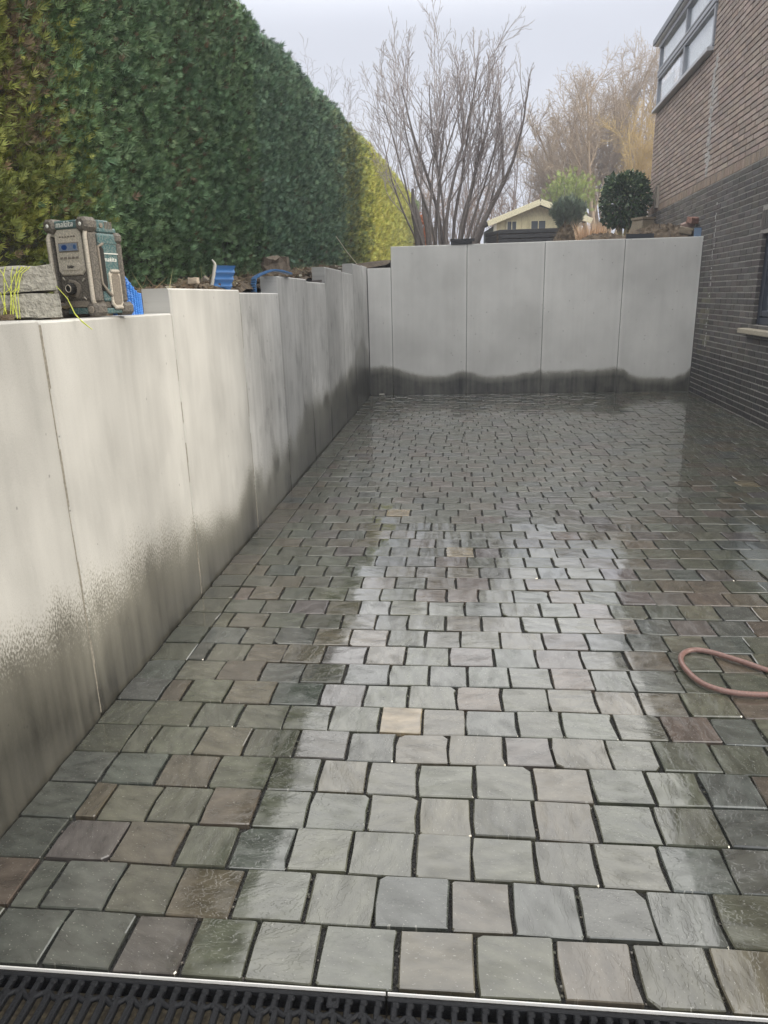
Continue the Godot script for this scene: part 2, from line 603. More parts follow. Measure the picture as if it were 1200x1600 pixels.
func retaining_walls() -> void:
	var wetp := [[1.2, 0.42], [1.51, 0.37], [1.9, 0.31], [2.28, 0.30], [2.82, 0.26], [3.0, 0.22], [3.36, 0.18], [3.6, 0.20], [3.85, 0.28], [4.0, 0.2], [4.22, 0.15], [4.67, 0.17], [5.2, 0.25], [5.7, 0.42], [6.2, 0.36], [6.6, 0.40], [7.6, 0.42], [8.3, 0.5], [8.95, 0.68], [9.4, 0.6], [9.865, 0.45]]
	var sprd := [[1.5, 0.16], [2.2, 0.22], [2.8, 0.22], [3.5, 0.14], [3.9, 0.2], [4.4, 0.3], [5.5, 0.25], [7, 0.16], [9, 0.2]]
	var joints := [-1.0, 0.0, 0.98, 1.96, 2.94, 3.93, 4.83, 5.79, 6.65, 7.65, 8.5, 9.35, 9.862]
	var tops := [1.16, 1.2, 1.258, 1.254, 1.352, 1.338, 1.445, 1.428, 1.568, 1.553, 1.672, 1.682]
	var mats: Array[StandardMaterial3D] = []
	for part in 2:
		var u0: float = [0.98, 3.93][part]
		var u1: float = [3.93, 9.90][part]
		var w := 2048
		var h := [1024, 640][part] as int
		var wet := PackedFloat32Array()
		var sp := PackedFloat32Array()
		var tone := PackedColorArray()
		var sa := PackedFloat32Array()
		for x in w:
			var s := lerpf(u0, u1, (x + 0.5) / w)
			wet.append(interp(wetp, s))
			sp.append(interp(sprd, s))
			var p := 0
			while p < joints.size() - 2 and s > joints[p + 1]:
				p += 1
			var k: float = 0.535 + 0.025 * sin(p * 2.4)
			if s > 3.93:
				k = 0.50 + 0.045 * sin(p * 2.9)
			var edge := minf(absf(s - joints[p]), absf(s - joints[p + 1]))
			k *= 1.0 - 0.12 * smoothstep(0.03, 0.0, edge)
			tone.append(Color(k * 1.0, k * 0.985, k * 0.93) if s < 3.93 else Color(k, k * 0.995, k * 0.965))
			sa.append(0.10 if s < 3.93 else 0.22)
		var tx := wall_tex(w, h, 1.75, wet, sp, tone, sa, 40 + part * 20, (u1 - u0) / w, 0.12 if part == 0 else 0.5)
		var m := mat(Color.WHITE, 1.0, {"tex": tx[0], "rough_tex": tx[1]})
		m.texture_repeat = true
		mats.append(m)
	var wall := thing("retaining_wall", "long pale concrete panel retaining wall stepping up below the hedge on the left", "wall")
	for i in joints.size() - 1:
		var near: bool = joints[i + 1] < 3.94
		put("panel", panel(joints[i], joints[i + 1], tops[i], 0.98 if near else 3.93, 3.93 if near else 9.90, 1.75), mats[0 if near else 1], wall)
	var f := MB.new()
	f.xf = Transform3D(Basis(Vector3(0, 0, -1), Vector3(0, 1, 0), Vector3(1, 0, 0)), Vector3(WALL_X, 0, 0))
	for i in range(1, joints.size() - 1):
		var t := minf(tops[i - 1], tops[i]) - 0.01
		# a wavering bead of grout in each joint
		for k in 14:
			var y0 := t * k / 14.0
			var y1 := t * (k + 1) / 14.0
			var d := R(-0.006, -0.002)
			f.quad(Vector3(joints[i] - 0.009, y0, d), Vector3(joints[i] + 0.009, y0, d), Vector3(joints[i] + 0.009, y1, d), Vector3(joints[i] - 0.009, y1, d))
	put("joint_grout", f.mesh(), mat(Color(0.40, 0.37, 0.31), 0.9, {"tex": tex.grain, "tri": 6.0}), wall)

	# the wall across the end
	var bw := [[-1.157, 0.40], [-0.96, 0.43], [-0.84, 0.40], [-0.52, 0.31], [-0.17, 0.28], [0.13, 0.34], [0.18, 0.33], [0.44, 0.27], [0.78, 0.28], [1.15, 0.34], [1.2, 0.31], [1.63, 0.33], [2.1, 0.35], [2.25, 0.34], [2.32, 0.27], [2.47, 0.23], [2.88, 0.21], [3.05, 0.27], [3.16, 0.42]]
	var bj := [-1.154, -0.835, 0.165, 1.165, 2.165, 3.125]
	var bt := [1.663, 1.924, 1.924, 1.926, 1.922]
	var w := 1536
	var wet := PackedFloat32Array()
	var sp := PackedFloat32Array()
	var tone := PackedColorArray()
	var sa := PackedFloat32Array()
	for x in w:
		var s := lerpf(-1.16, 3.14, (x + 0.5) / w)
		wet.append(interp(bw, s) - 0.03)
		sp.append(0.065)
		var p := 0
		while p < 4 and s > bj[p + 1]:
			p += 1
		var k: float = 0.60 + 0.012 * sin(p * 2.1 + 1.0)
		var edge := minf(absf(s - bj[p]), absf(s - bj[p + 1]))
		k *= 1.0 + 0.10 * smoothstep(0.05, 0.01, edge)
		tone.append(Color(k, k * 0.995, k * 0.965))
		sa.append(0.05)
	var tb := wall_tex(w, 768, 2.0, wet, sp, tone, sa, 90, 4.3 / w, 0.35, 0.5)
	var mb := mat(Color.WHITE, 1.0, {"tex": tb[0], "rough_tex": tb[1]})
	var back := thing("retaining_wall", "tall grey concrete panel retaining wall across the far end of the paving", "wall")
	for i in 5:
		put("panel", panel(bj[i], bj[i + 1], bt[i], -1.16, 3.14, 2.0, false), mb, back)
	f = MB.new()
	for i in range(1, 5):
		f.box(Vector3(bj[i], 0.96, BACK_Z - 0.012), Vector3(0.012, 1.9 if i > 1 else 1.6, 0.008))
	f.box(Vector3(WALL_X + 0.002, 0.83, BACK_Z + 0.002), Vector3(0.012, 1.64, 0.014))
	put("joint_sealant", f.mesh(), mat(Color(0.10, 0.10, 0.10), 0.8), back)
	f = MB.new()
	f.box(Vector3(3.118, 0.93, BACK_Z + 0.004), Vector3(0.016, 1.86, 0.02), 0.003)
	put("foam_strip", f.mesh(), mat(Color(0.05, 0.05, 0.05), 0.8), back)


# ---------------------------------------------------------------- paving
func paver(b: MB, x0: float, x1: float, z0: float, z1: float, c: Color, full: bool) -> void:  # z0 nearer the camera than z1
	var cx := (x0 + x1) / 2
	var cz := (z0 + z1) / 2
	var hw := (x1 - x0) / 2
	var hl := (z0 - z1) / 2
	var y := R(-0.003, 0.0025)
	var tx := R(-0.015, 0.015)
	var tz := R(-0.014, 0.014)
	var pts := PackedVector2Array()
	var corners := [[-1, 1], [1, 1], [1, -1], [-1, -1]]   # seen from above, z towards the camera: counter-clockwise
	for k in 4:
		var sx: float = corners[k][0]
		var sz: float = corners[k][1]
		var cut := R(0.001, 0.0035) if rng.randf() > 0.05 else R(0.008, 0.020)
		cut = minf(cut, minf(hw, hl) * 0.5)
		var cut2 := cut * R(0.6, 1.4)
		var a := Vector2(sx * hw, sz * (hl - cut2))
		var d := Vector2(sx * (hw - cut), sz * hl)
		a += Vector2(R(-0.002, 0.002), R(-0.0015, 0.0015))
		d += Vector2(R(-0.0015, 0.0015), R(-0.002, 0.002))
		if k % 2 == 0:
			pts.append(a)
			pts.append(d)
		else:
			pts.append(d)
			pts.append(a)
		if full and k % 2 == 1:   # a nick in the long edge
			pts.append(Vector2(sx * hw + R(-0.005, 0.001), sz * hl * R(-0.5, 0.5)))
	# order: k=0 (-1,1): a on left edge then d on bottom edge, k=1 (1,1): d bottom, a right ...
	var m := pts.size()
	var ang := R(-0.35, 0.35) + (PI if rng.randf() < 0.5 else 0.0) + (PI / 2 if rng.randf() < 0.3 else 0.0)
	var off := Vector2(rng.randf() * 7.0, rng.randf() * 7.0)
	var top: Array[Vector3] = []
	var rim: Array[Vector3] = []
	var uvs := PackedVector2Array()
	for p in pts:
		var q := p * (1.0 - R(0.0015, 0.0042) / maxf(0.03, p.length()))
		top.append(Vector3(cx + q.x, y + q.x * tx + q.y * tz, cz + q.y))
		rim.append(Vector3(cx + p.x, y + p.x * tx + p.y * tz - R(0.0015, 0.0045), cz + p.y))
		uvs.append(q.rotated(ang) * Vector2(1.3, 2.9) + off)
	b.col = c
	var mid := Vector3(cx, y, cz)
	for j in m:
		var k := (j + 1) % m
		b.tri(mid, top[j], top[k], off, uvs[j], uvs[k])
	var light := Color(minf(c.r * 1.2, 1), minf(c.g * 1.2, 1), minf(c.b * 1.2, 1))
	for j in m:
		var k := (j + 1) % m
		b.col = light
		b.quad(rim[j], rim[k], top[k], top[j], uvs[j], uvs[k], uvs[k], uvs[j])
		b.col = c
		b.quad(Vector3(rim[j].x, -0.03, rim[j].z), Vector3(rim[k].x, -0.03, rim[k].z), rim[k], rim[j], uvs[j], uvs[k], uvs[k], uvs[j])


func stone_colour() -> Color:
	var t := rng.randf()
	var c: Color
	if t < 0.50:
		c = Color(0.110, 0.114, 0.090)
	elif t < 0.66:
		c = Color(0.099, 0.107, 0.098)
	elif t < 0.88:
		c = Color(0.120, 0.107, 0.083)
	elif t < 0.94:
		c = Color(0.124, 0.102, 0.086)
	elif t < 0.9965:
		c = Color(0.112, 0.102, 0.098)
	else:
		c = Color(0.27, 0.22, 0.145)
	return vary(c, 0.18)


func driveway() -> void:
	rng.seed = 500
	M.paver = mat(Color(0.88, 0.875, 0.84), 0.30, {"vc": true, "tex": tex.stone, "bump": tex.riven, "depth": 0.16, "rough_tex": tex.wet, "spec": 0.707, "coat": 0.6, "coat_rough": 0.035, "coat_tex": tex.film})
	M.paver.roughness = 1.0
	M.paver.detail_enabled = true
	M.paver.detail_blend_mode = BaseMaterial3D.BLEND_MODE_MIX
	M.paver.detail_albedo = solid(Color(0.30, 0.30, 0.27))
	M.paver.detail_mask = tex.speck
	var drive := Node3D.new()
	drive.name = "paved_driveway"
	add_child(drive)
	drive.set_meta("kind", "structure")
	var bed := MB.new()
	bed.quad(Vector3(-1.2, -0.015, -1.046), Vector3(6, -0.015, -1.046), Vector3(6, -0.015, -10.0), Vector3(-1.2, -0.015, -10.0))
	put("joint_bed", bed.mesh(), mat(Color(0.040, 0.038, 0.034), 0.55, {"tex": tex.soil, "tri": 5.0, "bump": tex.bump, "depth": 0.8}), drive)
	var cells: Array = []
	for k in 62:
		var z0 := ROW0 - ROW * k
		var z1 := z0 - ROW
		var xe := house_x(z0) - 0.012
		var x := WALL_X + 0.006
		var first := true
		var odd := k % 2 == 1
		while x < xe - 0.03:
			var w := R(0.134, 0.166)
			if first:
				w = 0.148
			elif odd and x < -0.99:
				w = R(0.062, 0.082)
			var x1 := minf(x + w, xe)
			if xe - x1 < 0.05:
				x1 = xe
			var gap := R(0.005, 0.0105)
			var j := R(-0.0013, 0.0013)
			var gl := R(0.002, 0.005)
			cells.append([x + gap / 2, x1 - gap / 2, z0 - gl + j, z1 + gl + j])
			x = x1
			first = false
	var shown := 0
	var rest := MB.new()
	for c in cells:
		var full: bool = shown < 300 and in_view(Vector3((c[0] + c[1]) / 2, 0, (c[2] + c[3]) / 2), 40.0)
		if full:
			shown += 1
			var b := MB.new()
			paver(b, c[0], c[1], c[2], c[3], stone_colour(), true)
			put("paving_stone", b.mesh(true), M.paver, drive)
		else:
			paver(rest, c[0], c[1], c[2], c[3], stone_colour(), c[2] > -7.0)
	stuff(put("paving_stones", rest.mesh(true), M.paver, drive))

	var where: Array[Transform3D] = []
	var tint := PackedColorArray()
	for i in 9000:
		var z := -1.06 - 4.2 * pow(rng.randf(), 1.5)
		var s := R(0.0012, 0.0034)
		where.append(Transform3D(Basis.from_euler(rv() * 3.0).scaled(Vector3(s, s * 0.8, s)), Vector3(R(-1.14, 2.6), -0.0135 + R(0, 0.003), z)))
		tint.append(vary(Color(0.12, 0.11, 0.09) if rng.randf() < 0.8 else Color(0.3, 0.28, 0.24), 0.4))
	swarm("joint_grit", rock(Vector3(1.6, 1.4, 1.6), 94), mat(Color.WHITE, 0.6, {"vc": true}), drive, where, tint)

	# the drain: two lengths meet near the middle of the picture
	var black := mat(Color(0.013, 0.014, 0.017), 0.45, {"spec": 0.3, "tex": tex.fine, "tri": 9.0, "bump": tex.bump, "depth": 0.1})
	var zinc := mat(Color(0.86, 0.86, 0.85), 0.5, {"metal": 0.0, "tex": tex.fine, "tri": 14.0})
	var mud := mat(Color(0.22, 0.18, 0.115), 0.6, {"tex": tex.soil, "tri": 5.0})
	var ends := [[-1.13, -0.128], [-0.126, 0.874], [0.876, 1.876]]
	var names := ["black slotted drain channel against the left wall at the bottom edge", "black slotted drain channel in the middle of the bottom edge", "black slotted drain channel at the bottom right corner"]
	for e in 3:
		var x0: float = ends[e][0]
		var x1: float = ends[e][1]
		var cx := (x0 + x1) / 2
		var L := x1 - x0 - 0.002
		var d := thing("drain_channel", names[e], "drain", Vector3(cx, 0, -0.975), "lengths of the drain at the bottom edge")
		var b := MB.new()
		for s in [-1.0, 1.0]:
			b.box(Vector3(0, -0.001, s * 0.066), Vector3(L, 0.008, 0.0026), 0.0006)
		put("metal_rim", b.mesh(), zinc, d)
		b = MB.new()
		b.box(Vector3(0, -0.095, 0), Vector3(L, 0.004, 0.12))
		for s in [-1.0, 1.0]:
			b.box(Vector3(0, -0.052, s * 0.061), Vector3(L, 0.088, 0.004))
		put("channel", b.mesh(), black, d)
		b = MB.new()
		b.box(Vector3(0, -0.058, 0), Vector3(L, 0.03, 0.112))
		put("sediment", b.mesh(), mud, d)
		b = MB.new()
		b.box(Vector3(0, -0.009, -0.0575), Vector3(L, 0.014, 0.009), 0.002)
		b.box(Vector3(0, -0.009, 0.0575), Vector3(L, 0.014, 0.009), 0.002)
		var n := int(L / 0.028)
		for k in n:
			var x := -L / 2 + (k + 0.5) * L / n
			b.box(Vector3(x, -0.011, -0.036), Vector3(0.012, 0.014, 0.040), 0.002)
			b.box(Vector3(x + 0.006, -0.011, 0.016), Vector3(0.013, 0.014, 0.082), 0.002)
			b.box(Vector3(x + 0.002, -0.006, -0.047), Vector3(0.015, 0.010, 0.012), 0.003)
		var pts := PackedVector3Array()
		var rad := PackedFloat32Array()
		for k in n * 4 + 1:
			var x := -L / 2 + k * L / (n * 4)
			pts.append(Vector3(x, -0.009, -0.019 + 0.008 * sin(k * TAU / 8.0) * (1.0 if (k / 16) % 2 == 0 else 0.6)))
			rad.append(0.0058)
		b.tube(pts, rad, 6)
		var g := put("grating", b.mesh(), black, d)
		b = MB.new()
		b.box(Vector3(L * 0.5 - 0.10, -0.004, -0.045), Vector3(0.024, 0.006, 0.026), 0.002)
		put("clip", b.mesh(), black, d)


# ---------------------------------------------------------------- house
func brick_at(b: MB, u0: float, u1: float, y0: float, y1: float, c: Color) -> void:
	b.col = c
	var o := R(-0.0025, 0.0025)
	var e := 0.003
	var j := R(-0.0012, 0.0012)
	y0 += j
	y1 += j
	var f: Array[Vector3] = [Vector3(u0 + e, y0 + e, o), Vector3(u1 - e, y0 + e, o), Vector3(u1 - e, y1 - e, o), Vector3(u0 + e, y1 - e, o)]
	var g: Array[Vector3] = [Vector3(u0, y0, o - e), Vector3(u1, y0, o - e), Vector3(u1, y1, o - e), Vector3(u0, y1, o - e)]
	b.quad(f[0], f[1], f[2], f[3])
	for k in 4:
		var l := (k + 1) % 4
		b.quad(g[k], g[l], f[l], f[k])
		var p := Vector3(g[k].x, g[k].y, -0.02)
		var q := Vector3(g[l].x, g[l].y, -0.02)
		b.quad(p, q, g[l], g[k])


func house() -> void:
	rng.seed = 501
	var hs := thing("brick_house", "two tone brick house with a strip window under its flat roof on the right", "house", HOUSE_A)
	hs.basis = Basis(HOUSE_D, Vector3.UP, Vector3(-HOUSE_D.z, 0, HOUSE_D.x))
	var UN := 6.4      # the near end of the house
	var UF := -4.06    # its far corner
	var SOL := 2.5
	var UP0 := 2.605
	var TOP := 5.06
	var wins := [[1.66, 3.1, 0.93, 1.825], [-3.96, -0.80, 4.06, TOP]]
	var mort := mat(Color(0.36, 0.345, 0.32), 0.9, {"tex": tex.grain, "tri": 3.0, "bump": tex.bump, "depth": 0.3})
	var mort2 := mat(Color(0.13, 0.105, 0.10), 0.9, {"tex": tex.grain, "tri": 3.0})
	var low := MB.new()
	for q in [[UF, 1.66, 0.0, UP0], [3.1, UN, 0.0, UP0], [1.66, 3.1, 0.0, 0.93], [1.66, 3.1, 1.825, UP0]]:
		low.box(Vector3((q[0] + q[1]) / 2, (q[2] + q[3]) / 2 - 0.03, -0.1545), Vector3(q[1] - q[0], q[3] - q[2] + (0.06 if q[2] == 0.0 else 0.0), 0.3))
	var wl := put("lower_wall", low.mesh(), mort, hs)
	var upm := MB.new()
	for q in [[UF, -0.80, UP0, 4.06], [-0.80, UN, UP0, TOP]]:
		upm.box(Vector3((q[0] + q[1]) / 2, (q[2] + q[3]) / 2, -0.160), Vector3(q[1] - q[0], q[3] - q[2], 0.3))
	var wu := put("upper_wall", upm.mesh(), mort2, hs)
	var body := MB.new()
	body.box(Vector3(UF + 0.15, TOP / 2 - 0.03, -3.8), Vector3(0.3, TOP, 6.96))
	body.box(Vector3(UN - 0.15, TOP / 2 - 0.03, -3.8), Vector3(0.3, TOP, 6.96))
	body.box(Vector3((UF + UN) / 2, TOP / 2 - 0.03, -7.3), Vector3(UN - UF - 0.6, TOP, 0.3))
	body.box(Vector3((UF + UN) / 2, 2.4, -3.7), Vector3(UN - UF - 0.62, 0.2, 6.7))
	put("rear_walls", body.mesh(), mat(Color(0.2, 0.15, 0.14), 0.9, {"tex": tex.brick, "tri": 3.0}), hs)

	var white := FastNoiseLite.new()
	white.seed = 77
	white.frequency = 2.2
	white.fractal_octaves = 4
	var list: Array = []   # u0 u1 y0 y1 colour upper
	for c in 80:
		var y0 := c * 0.0625 if c < 40 else UP0 + 0.005 + (c - 40) * 0.0625
		var y1 := y0 + 0.0515
		if y1 > TOP:
			break
		var upper := c >= 40
		var u := UF + 0.005 - (0.1 if c % 2 else 0.0)
		while u < UN - 0.01:
			var w := 0.19 if rng.randf() > 0.12 else 0.092
			if upper == false and absf(u + 0.56) < 0.06:
				w = 0.092
			var spans := [[maxf(u, UF + 0.003), minf(u + w, UN)]]
			u += w + 0.010
			for win in [[1.66, 3.1, 0.93, 1.825], [1.58, 3.2, 1.825, 2.015], [-3.96, -0.80, 4.055, 9.0], [-3.47, -3.29, 2.55, 2.90]]:
				if y1 > win[2] and y0 < win[3]:
					var nx := []
					for s in spans:
						if s[0] < win[0]:
							nx.append([s[0], minf(s[1], win[0] - 0.004)])
						if s[1] > win[1]:
							nx.append([maxf(s[0], win[1] + 0.004), s[1]])
					spans = nx
			for s in spans:
				if s[1] - s[0] < 0.02:
					continue
				var m: float = (s[0] + s[1]) / 2
				var col := vary(Color(0.105, 0.095, 0.088), 0.28)
				if upper:
					col = vary(Color(0.435, 0.350, 0.300), 0.18)
					var st := clampf(1.0 - absf(m + 0.62 + 0.1 * white.get_noise_2d(y0 * 0.6, 3.0)) / 0.24, 0, 1) * smoothstep(2.55, 2.9, y0) * smoothstep(4.1, 3.4, y0)
					st *= clampf(0.75 + white.get_noise_2d(m * 4.0, y0 * 2.0) * 1.6, 0, 1)
					col = col.lerp(Color(0.62, 0.59, 0.57), st * 0.95)
				else:
					if m < -0.56:
						col = Color(col.r * 1.35, col.g * 1.35, col.b * 1.3)
					var st := clampf(white.get_noise_2d(m * 2.0 + 9.0, y0 * 3.0) * 1.8 - 0.35, 0, 1) * smoothstep(0.5, 0.9, y0)
					col = col.lerp(Color(0.26, 0.25, 0.24), st * 0.5)
					var damp := smoothstep(0.62, 0.40, y0 + 0.18 * white.get_noise_2d(m * 1.5, 0.0))
					col = col * (1.0 - 0.62 * damp)
					if m < 0.15 and m > -0.3 and y0 > 0.45 and y0 < 1.3 and white.get_noise_2d(m * 3.0, y0 * 4.0) > 0.0:
						col = Color(col.r * 1.35 + 0.02, col.g * 1.4 + 0.02, col.b * 1.15 + 0.01)
				list.append([s[0], s[1], y0, y1, col, upper])
	var k := UF + 0.004
	while k < UN:
		list.append([k, k + 0.051, SOL + 0.004, SOL + 0.101, vary(Color(0.36, 0.28, 0.22), 0.18), true])
		k += 0.0605
	k = 1.585
	while k < 3.16:
		list.append([k, k + 0.05, 1.832, 2.010, vary(Color(0.12, 0.105, 0.10), 0.2), false])
		k += 0.060
	var order: Array = []
	var inv := hs.transform
	for i in list.size():
		var b: Array = list[i]
		var p: Vector3 = inv * Vector3((b[0] + b[1]) / 2, (b[2] + b[3]) / 2, 0)
		if in_view(p, 0.0):
			order.append([scr(p).z, i])
	order.sort_custom(func(a, b): return a[0] < b[0])
	var single := {}
	for i in mini(300, order.size()):
		single[order[i][1]] = true
	var brick := mat(Color(1.2, 1.2, 1.2), 0.85, {"vc": true, "tex": tex.brick, "tri": 4.0, "bump": tex.bump, "depth": 0.35})
	var restl := MB.new()
	var restu := MB.new()
	for i in list.size():
		var b: Array = list[i]
		if single.has(i):
			var one := MB.new()
			brick_at(one, b[0], b[1], b[2], b[3], b[4])
			put("brick", one.mesh(true), brick, wu if b[5] else wl)
		else:
			brick_at(restu if b[5] else restl, b[0], b[1], b[2], b[3], b[4])
	for c in 15:   # the bricks that return into the window opening
		var y0 := 0.935 + c * 0.0625
		if y0 < 1.80:
			restl.col = vary(Color(0.10, 0.09, 0.085), 0.25)
			restl.box(Vector3(1.6615, y0 + 0.026, -0.02), Vector3(0.008, 0.0515, 0.044), 0.002)
	stuff(put("bricks", restl.mesh(true), brick, wl))
	stuff(put("bricks", restu.mesh(true), brick, wu))
	# pale lime run-off down the lower wall
	var bl := MB.new()
	for i in 46:
		var y := 2.25 - i * 0.036 - R(0, 0.01)
		var u := 0.02 + 0.16 * (2.25 - y) * 0.35 + 0.02 * sin(i * 1.1) + R(-0.015, 0.015)
		if rng.randf() < 0.65:
			bl.box(Vector3(u, y, 0.0012), Vector3(R(0.008, 0.035), R(0.012, 0.045), 0.006), 0.002)
	stuff(put("lime_deposit", bl.mesh(), mat(Color(0.42, 0.41, 0.40), 0.9), wl))

	bl = MB.new()
	for i in 130:
		var y := R(2.62, 3.95)
		var u := -0.62 + 0.11 * white.get_noise_2d(y * 0.6, 3.0) + R(-0.07, 0.07) * R(0.2, 1.0)
		bl.box(Vector3(u, y, 0.0015), Vector3(R(0.012, 0.06), R(0.012, 0.07), 0.006), 0.002)
	stuff(put("lime_deposit", bl.mesh(), mat(Color(0.58, 0.56, 0.54), 0.9, {"tex": tex.grain, "tri": 5.0}), wu))

	# upper strip window
	var alu := mat(Color(0.33, 0.345, 0.385), 0.45, {"tex": tex.fine, "tri": 5.0})
	var alul := mat(Color(0.42, 0.43, 0.45), 0.45)
	var glass := mat(Color(0.82, 0.9, 0.95, 0.16), 0.03)
	glass.albedo_color = Color(0.86, 0.93, 0.97, 0.08)
	glass.transparency = BaseMaterial3D.TRANSPARENCY_ALPHA
	var blind := mat(Color(0.82, 0.84, 0.84), 0.8, {"tex": tex.grain, "tri": Vector3(3, 0.4, 3)})
	var w0 := -3.985
	var w1 := -0.803
	var mull := -2.29
	var ws := put("strip_window", null_box(Vector3((w0 + w1) / 2, 4.085, 0.02), Vector3(w1 - w0, 0.05, 0.12), 0.006), alul, hs)
	var fr := MB.new()
	fr.box(Vector3((w0 + w1) / 2, 4.60, 0.0), Vector3(w1 - w0, 0.06, 0.07), 0.006)
	fr.box(Vector3((w0 + w1) / 2, 4.655, 0.006), Vector3(w1 - w0, 0.035, 0.06), 0.006)
	fr.box(Vector3((w0 + w1) / 2, 4.545, -0.004), Vector3(w1 - w0, 0.035, 0.06), 0.006)
	fr.box(Vector3((w0 + w1) / 2, 4.135, -0.005), Vector3(w1 - w0, 0.05, 0.06), 0.006)
	fr.box(Vector3((w0 + w1) / 2, 5.02, 0.0), Vector3(w1 - w0, 0.07, 0.07), 0.006)
	for x in [w0 + 0.03, mull, w1 - 0.03]:
		fr.box(Vector3(x, 4.35, -0.006), Vector3(0.05, 0.40, 0.056), 0.006)
		fr.box(Vector3(x, 4.83, -0.006), Vector3(0.05, 0.32, 0.056), 0.006)
	put("frame", fr.mesh(), alu, ws)
	for r in [[w0 + 0.055, mull - 0.025, 4.16, 4.53], [mull + 0.025, w1 - 0.055, 4.16, 4.53], [w0 + 0.055, mull - 0.025, 4.67, 4.985], [mull + 0.025, w1 - 0.055, 4.67, 4.985]]:
		put("pane", null_box(Vector3((r[0] + r[1]) / 2, (r[2] + r[3]) / 2, -0.012), Vector3(r[1] - r[0], r[3] - r[2], 0.006), 0.0), glass, ws)
	var bd := MB.new()
	bd.box(Vector3(-1.55, 4.34, -0.06), Vector3(1.36, 0.42, 0.01))
	bd.box(Vector3(-3.55, 4.30, -0.06), Vector3(0.75, 0.34, 0.01))
	bd.box(Vector3(-2.4, 4.83, -0.06), Vector3(3.1, 0.34, 0.01))
	put("blind", bd.mesh(), blind, ws)
	put("room_wall", null_box(Vector3(-2.4, 4.55, -0.9), Vector3(3.0, 0.9, 0.02), 0.0), mat(Color(0.45, 0.47, 0.50), 0.9), hs)
	# flat roof with its edge board
	var rf := MB.new()
	rf.box(Vector3((UF + UN) / 2 - 0.03, 5.125, -3.62), Vector3(UN - UF + 0.14, 0.09, 7.4), 0.01)
	put("roof", rf.mesh(), mat(Color(0.12, 0.12, 0.13), 0.8), hs)
	var fa := MB.new()
	fa.box(Vector3((UF + UN) / 2 - 0.03, 5.118, 0.092), Vector3(UN - UF + 0.16, 0.085, 0.02), 0.004)
	put("roof_edge_board", fa.mesh(), mat(Color(0.17, 0.185, 0.21), 0.5), hs)
	var so := MB.new()
	so.box(Vector3((UF + UN) / 2 - 0.03, 5.069, 0.04), Vector3(UN - UF + 0.12, 0.018, 0.076))
	put("soffit", so.mesh(), mat(Color(0.72, 0.73, 0.75), 0.6), hs)

	# lower window at the right edge
	var navy := mat(Color(0.020, 0.028, 0.048), 0.35, {"tex": tex.fine, "tri": 5.0})
	var lw := MB.new()
	for q in [[1.66, 1.735, 0.93, 1.825], [3.025, 3.1, 0.93, 1.825], [1.735, 3.025, 0.93, 1.005], [1.735, 3.025, 1.745, 1.825]]:
		lw.box(Vector3((q[0] + q[1]) / 2, (q[2] + q[3]) / 2, -0.075), Vector3(q[1] - q[0], q[3] - q[2], 0.07), 0.006)
	for q in [[1.745, 1.80, 1.015, 1.735], [2.96, 3.015, 1.015, 1.735], [1.80, 2.96, 1.015, 1.07], [1.80, 2.96, 1.68, 1.735]]:
		lw.box(Vector3((q[0] + q[1]) / 2, (q[2] + q[3]) / 2, -0.062), Vector3(q[1] - q[0], q[3] - q[2], 0.06), 0.006)
	var wn := put("window", lw.mesh(), navy, hs)
	put("pane", null_box(Vector3(2.38, 1.375, -0.07), Vector3(1.16, 0.61, 0.006), 0.0), glass, wn)
	put("curtain", null_box(Vector3(2.38, 1.375, -0.2), Vector3(1.34, 0.8, 0.01), 0.0), mat(Color(0.42, 0.46, 0.44), 0.9), wn)
	put("sill", null_box(Vector3(2.38, 0.870, -0.005), Vector3(1.72, 0.05, 0.19), 0.006), mat(Color(0.46, 0.41, 0.32), 0.7, {"tex": tex.grain, "tri": 4.0, "bump": tex.bump, "depth": 0.2}), wn)
	# louvred vent near the far corner
	var vm := mat(Color(0.36, 0.32, 0.27), 0.6)
	var ve := MB.new()
	for q in [[-3.47, -3.445, 2.555, 2.895], [-3.315, -3.29, 2.555, 2.895], [-3.445, -3.315, 2.555, 2.575], [-3.445, -3.315, 2.875, 2.895]]:
		ve.box(Vector3((q[0] + q[1]) / 2, (q[2] + q[3]) / 2, 0.012), Vector3(q[1] - q[0], q[3] - q[2], 0.04), 0.002)
	var vn := put("vent", ve.mesh(), vm, hs)
	for i in 8:
		var sl := MB.new()
		sl.box(Vector3(-3.38, 2.595 + i * 0.038, 0.008), Vector3(0.13, 0.006, 0.034), 0.0, Basis(Vector3(1, 0, 0), 0.7))
		put("slat", sl.mesh(), vm, vn)
	put("duct", null_box(Vector3(-3.38, 2.725, -0.012), Vector3(0.13, 0.3, 0.008), 0.0), mat(Color(0.02, 0.02, 0.02), 0.9), vn)


func null_box(ctr: Vector3, size: Vector3, bev: float) -> ArrayMesh:
	var b := MB.new()
	b.box(ctr, size, bev)
	return b.mesh()


# ---------------------------------------------------------------- hedge
func spray_mesh(strokes: int, spread: float, thin: float) -> ArrayMesh:  # a feathery tip of conifer, one unit long along +y, of narrow forking strands
	var b := MB.new()
	for k in strokes:
		var f := -1.0 + 2.0 * k / (strokes - 1.0)
		var a := Vector3(0, 0.28 * (1.0 - absf(f)) * R(0.2, 1.0), 0)
		var d := Vector3(sin(f * spread), cos(f * spread), R(-0.35, 0.35)).normalized()
		var L := (1.0 - 0.35 * absf(f)) * R(0.65, 0.95)
		var side := d.cross(Vector3(R(-0.5, 0.5), 0, 1)).normalized()
		var m := a + d * L * 0.45
		b.tri(a, m + side * thin, a + d * L)
		b.tri(a, a + d * L, m - side * thin)
	return b.mesh()


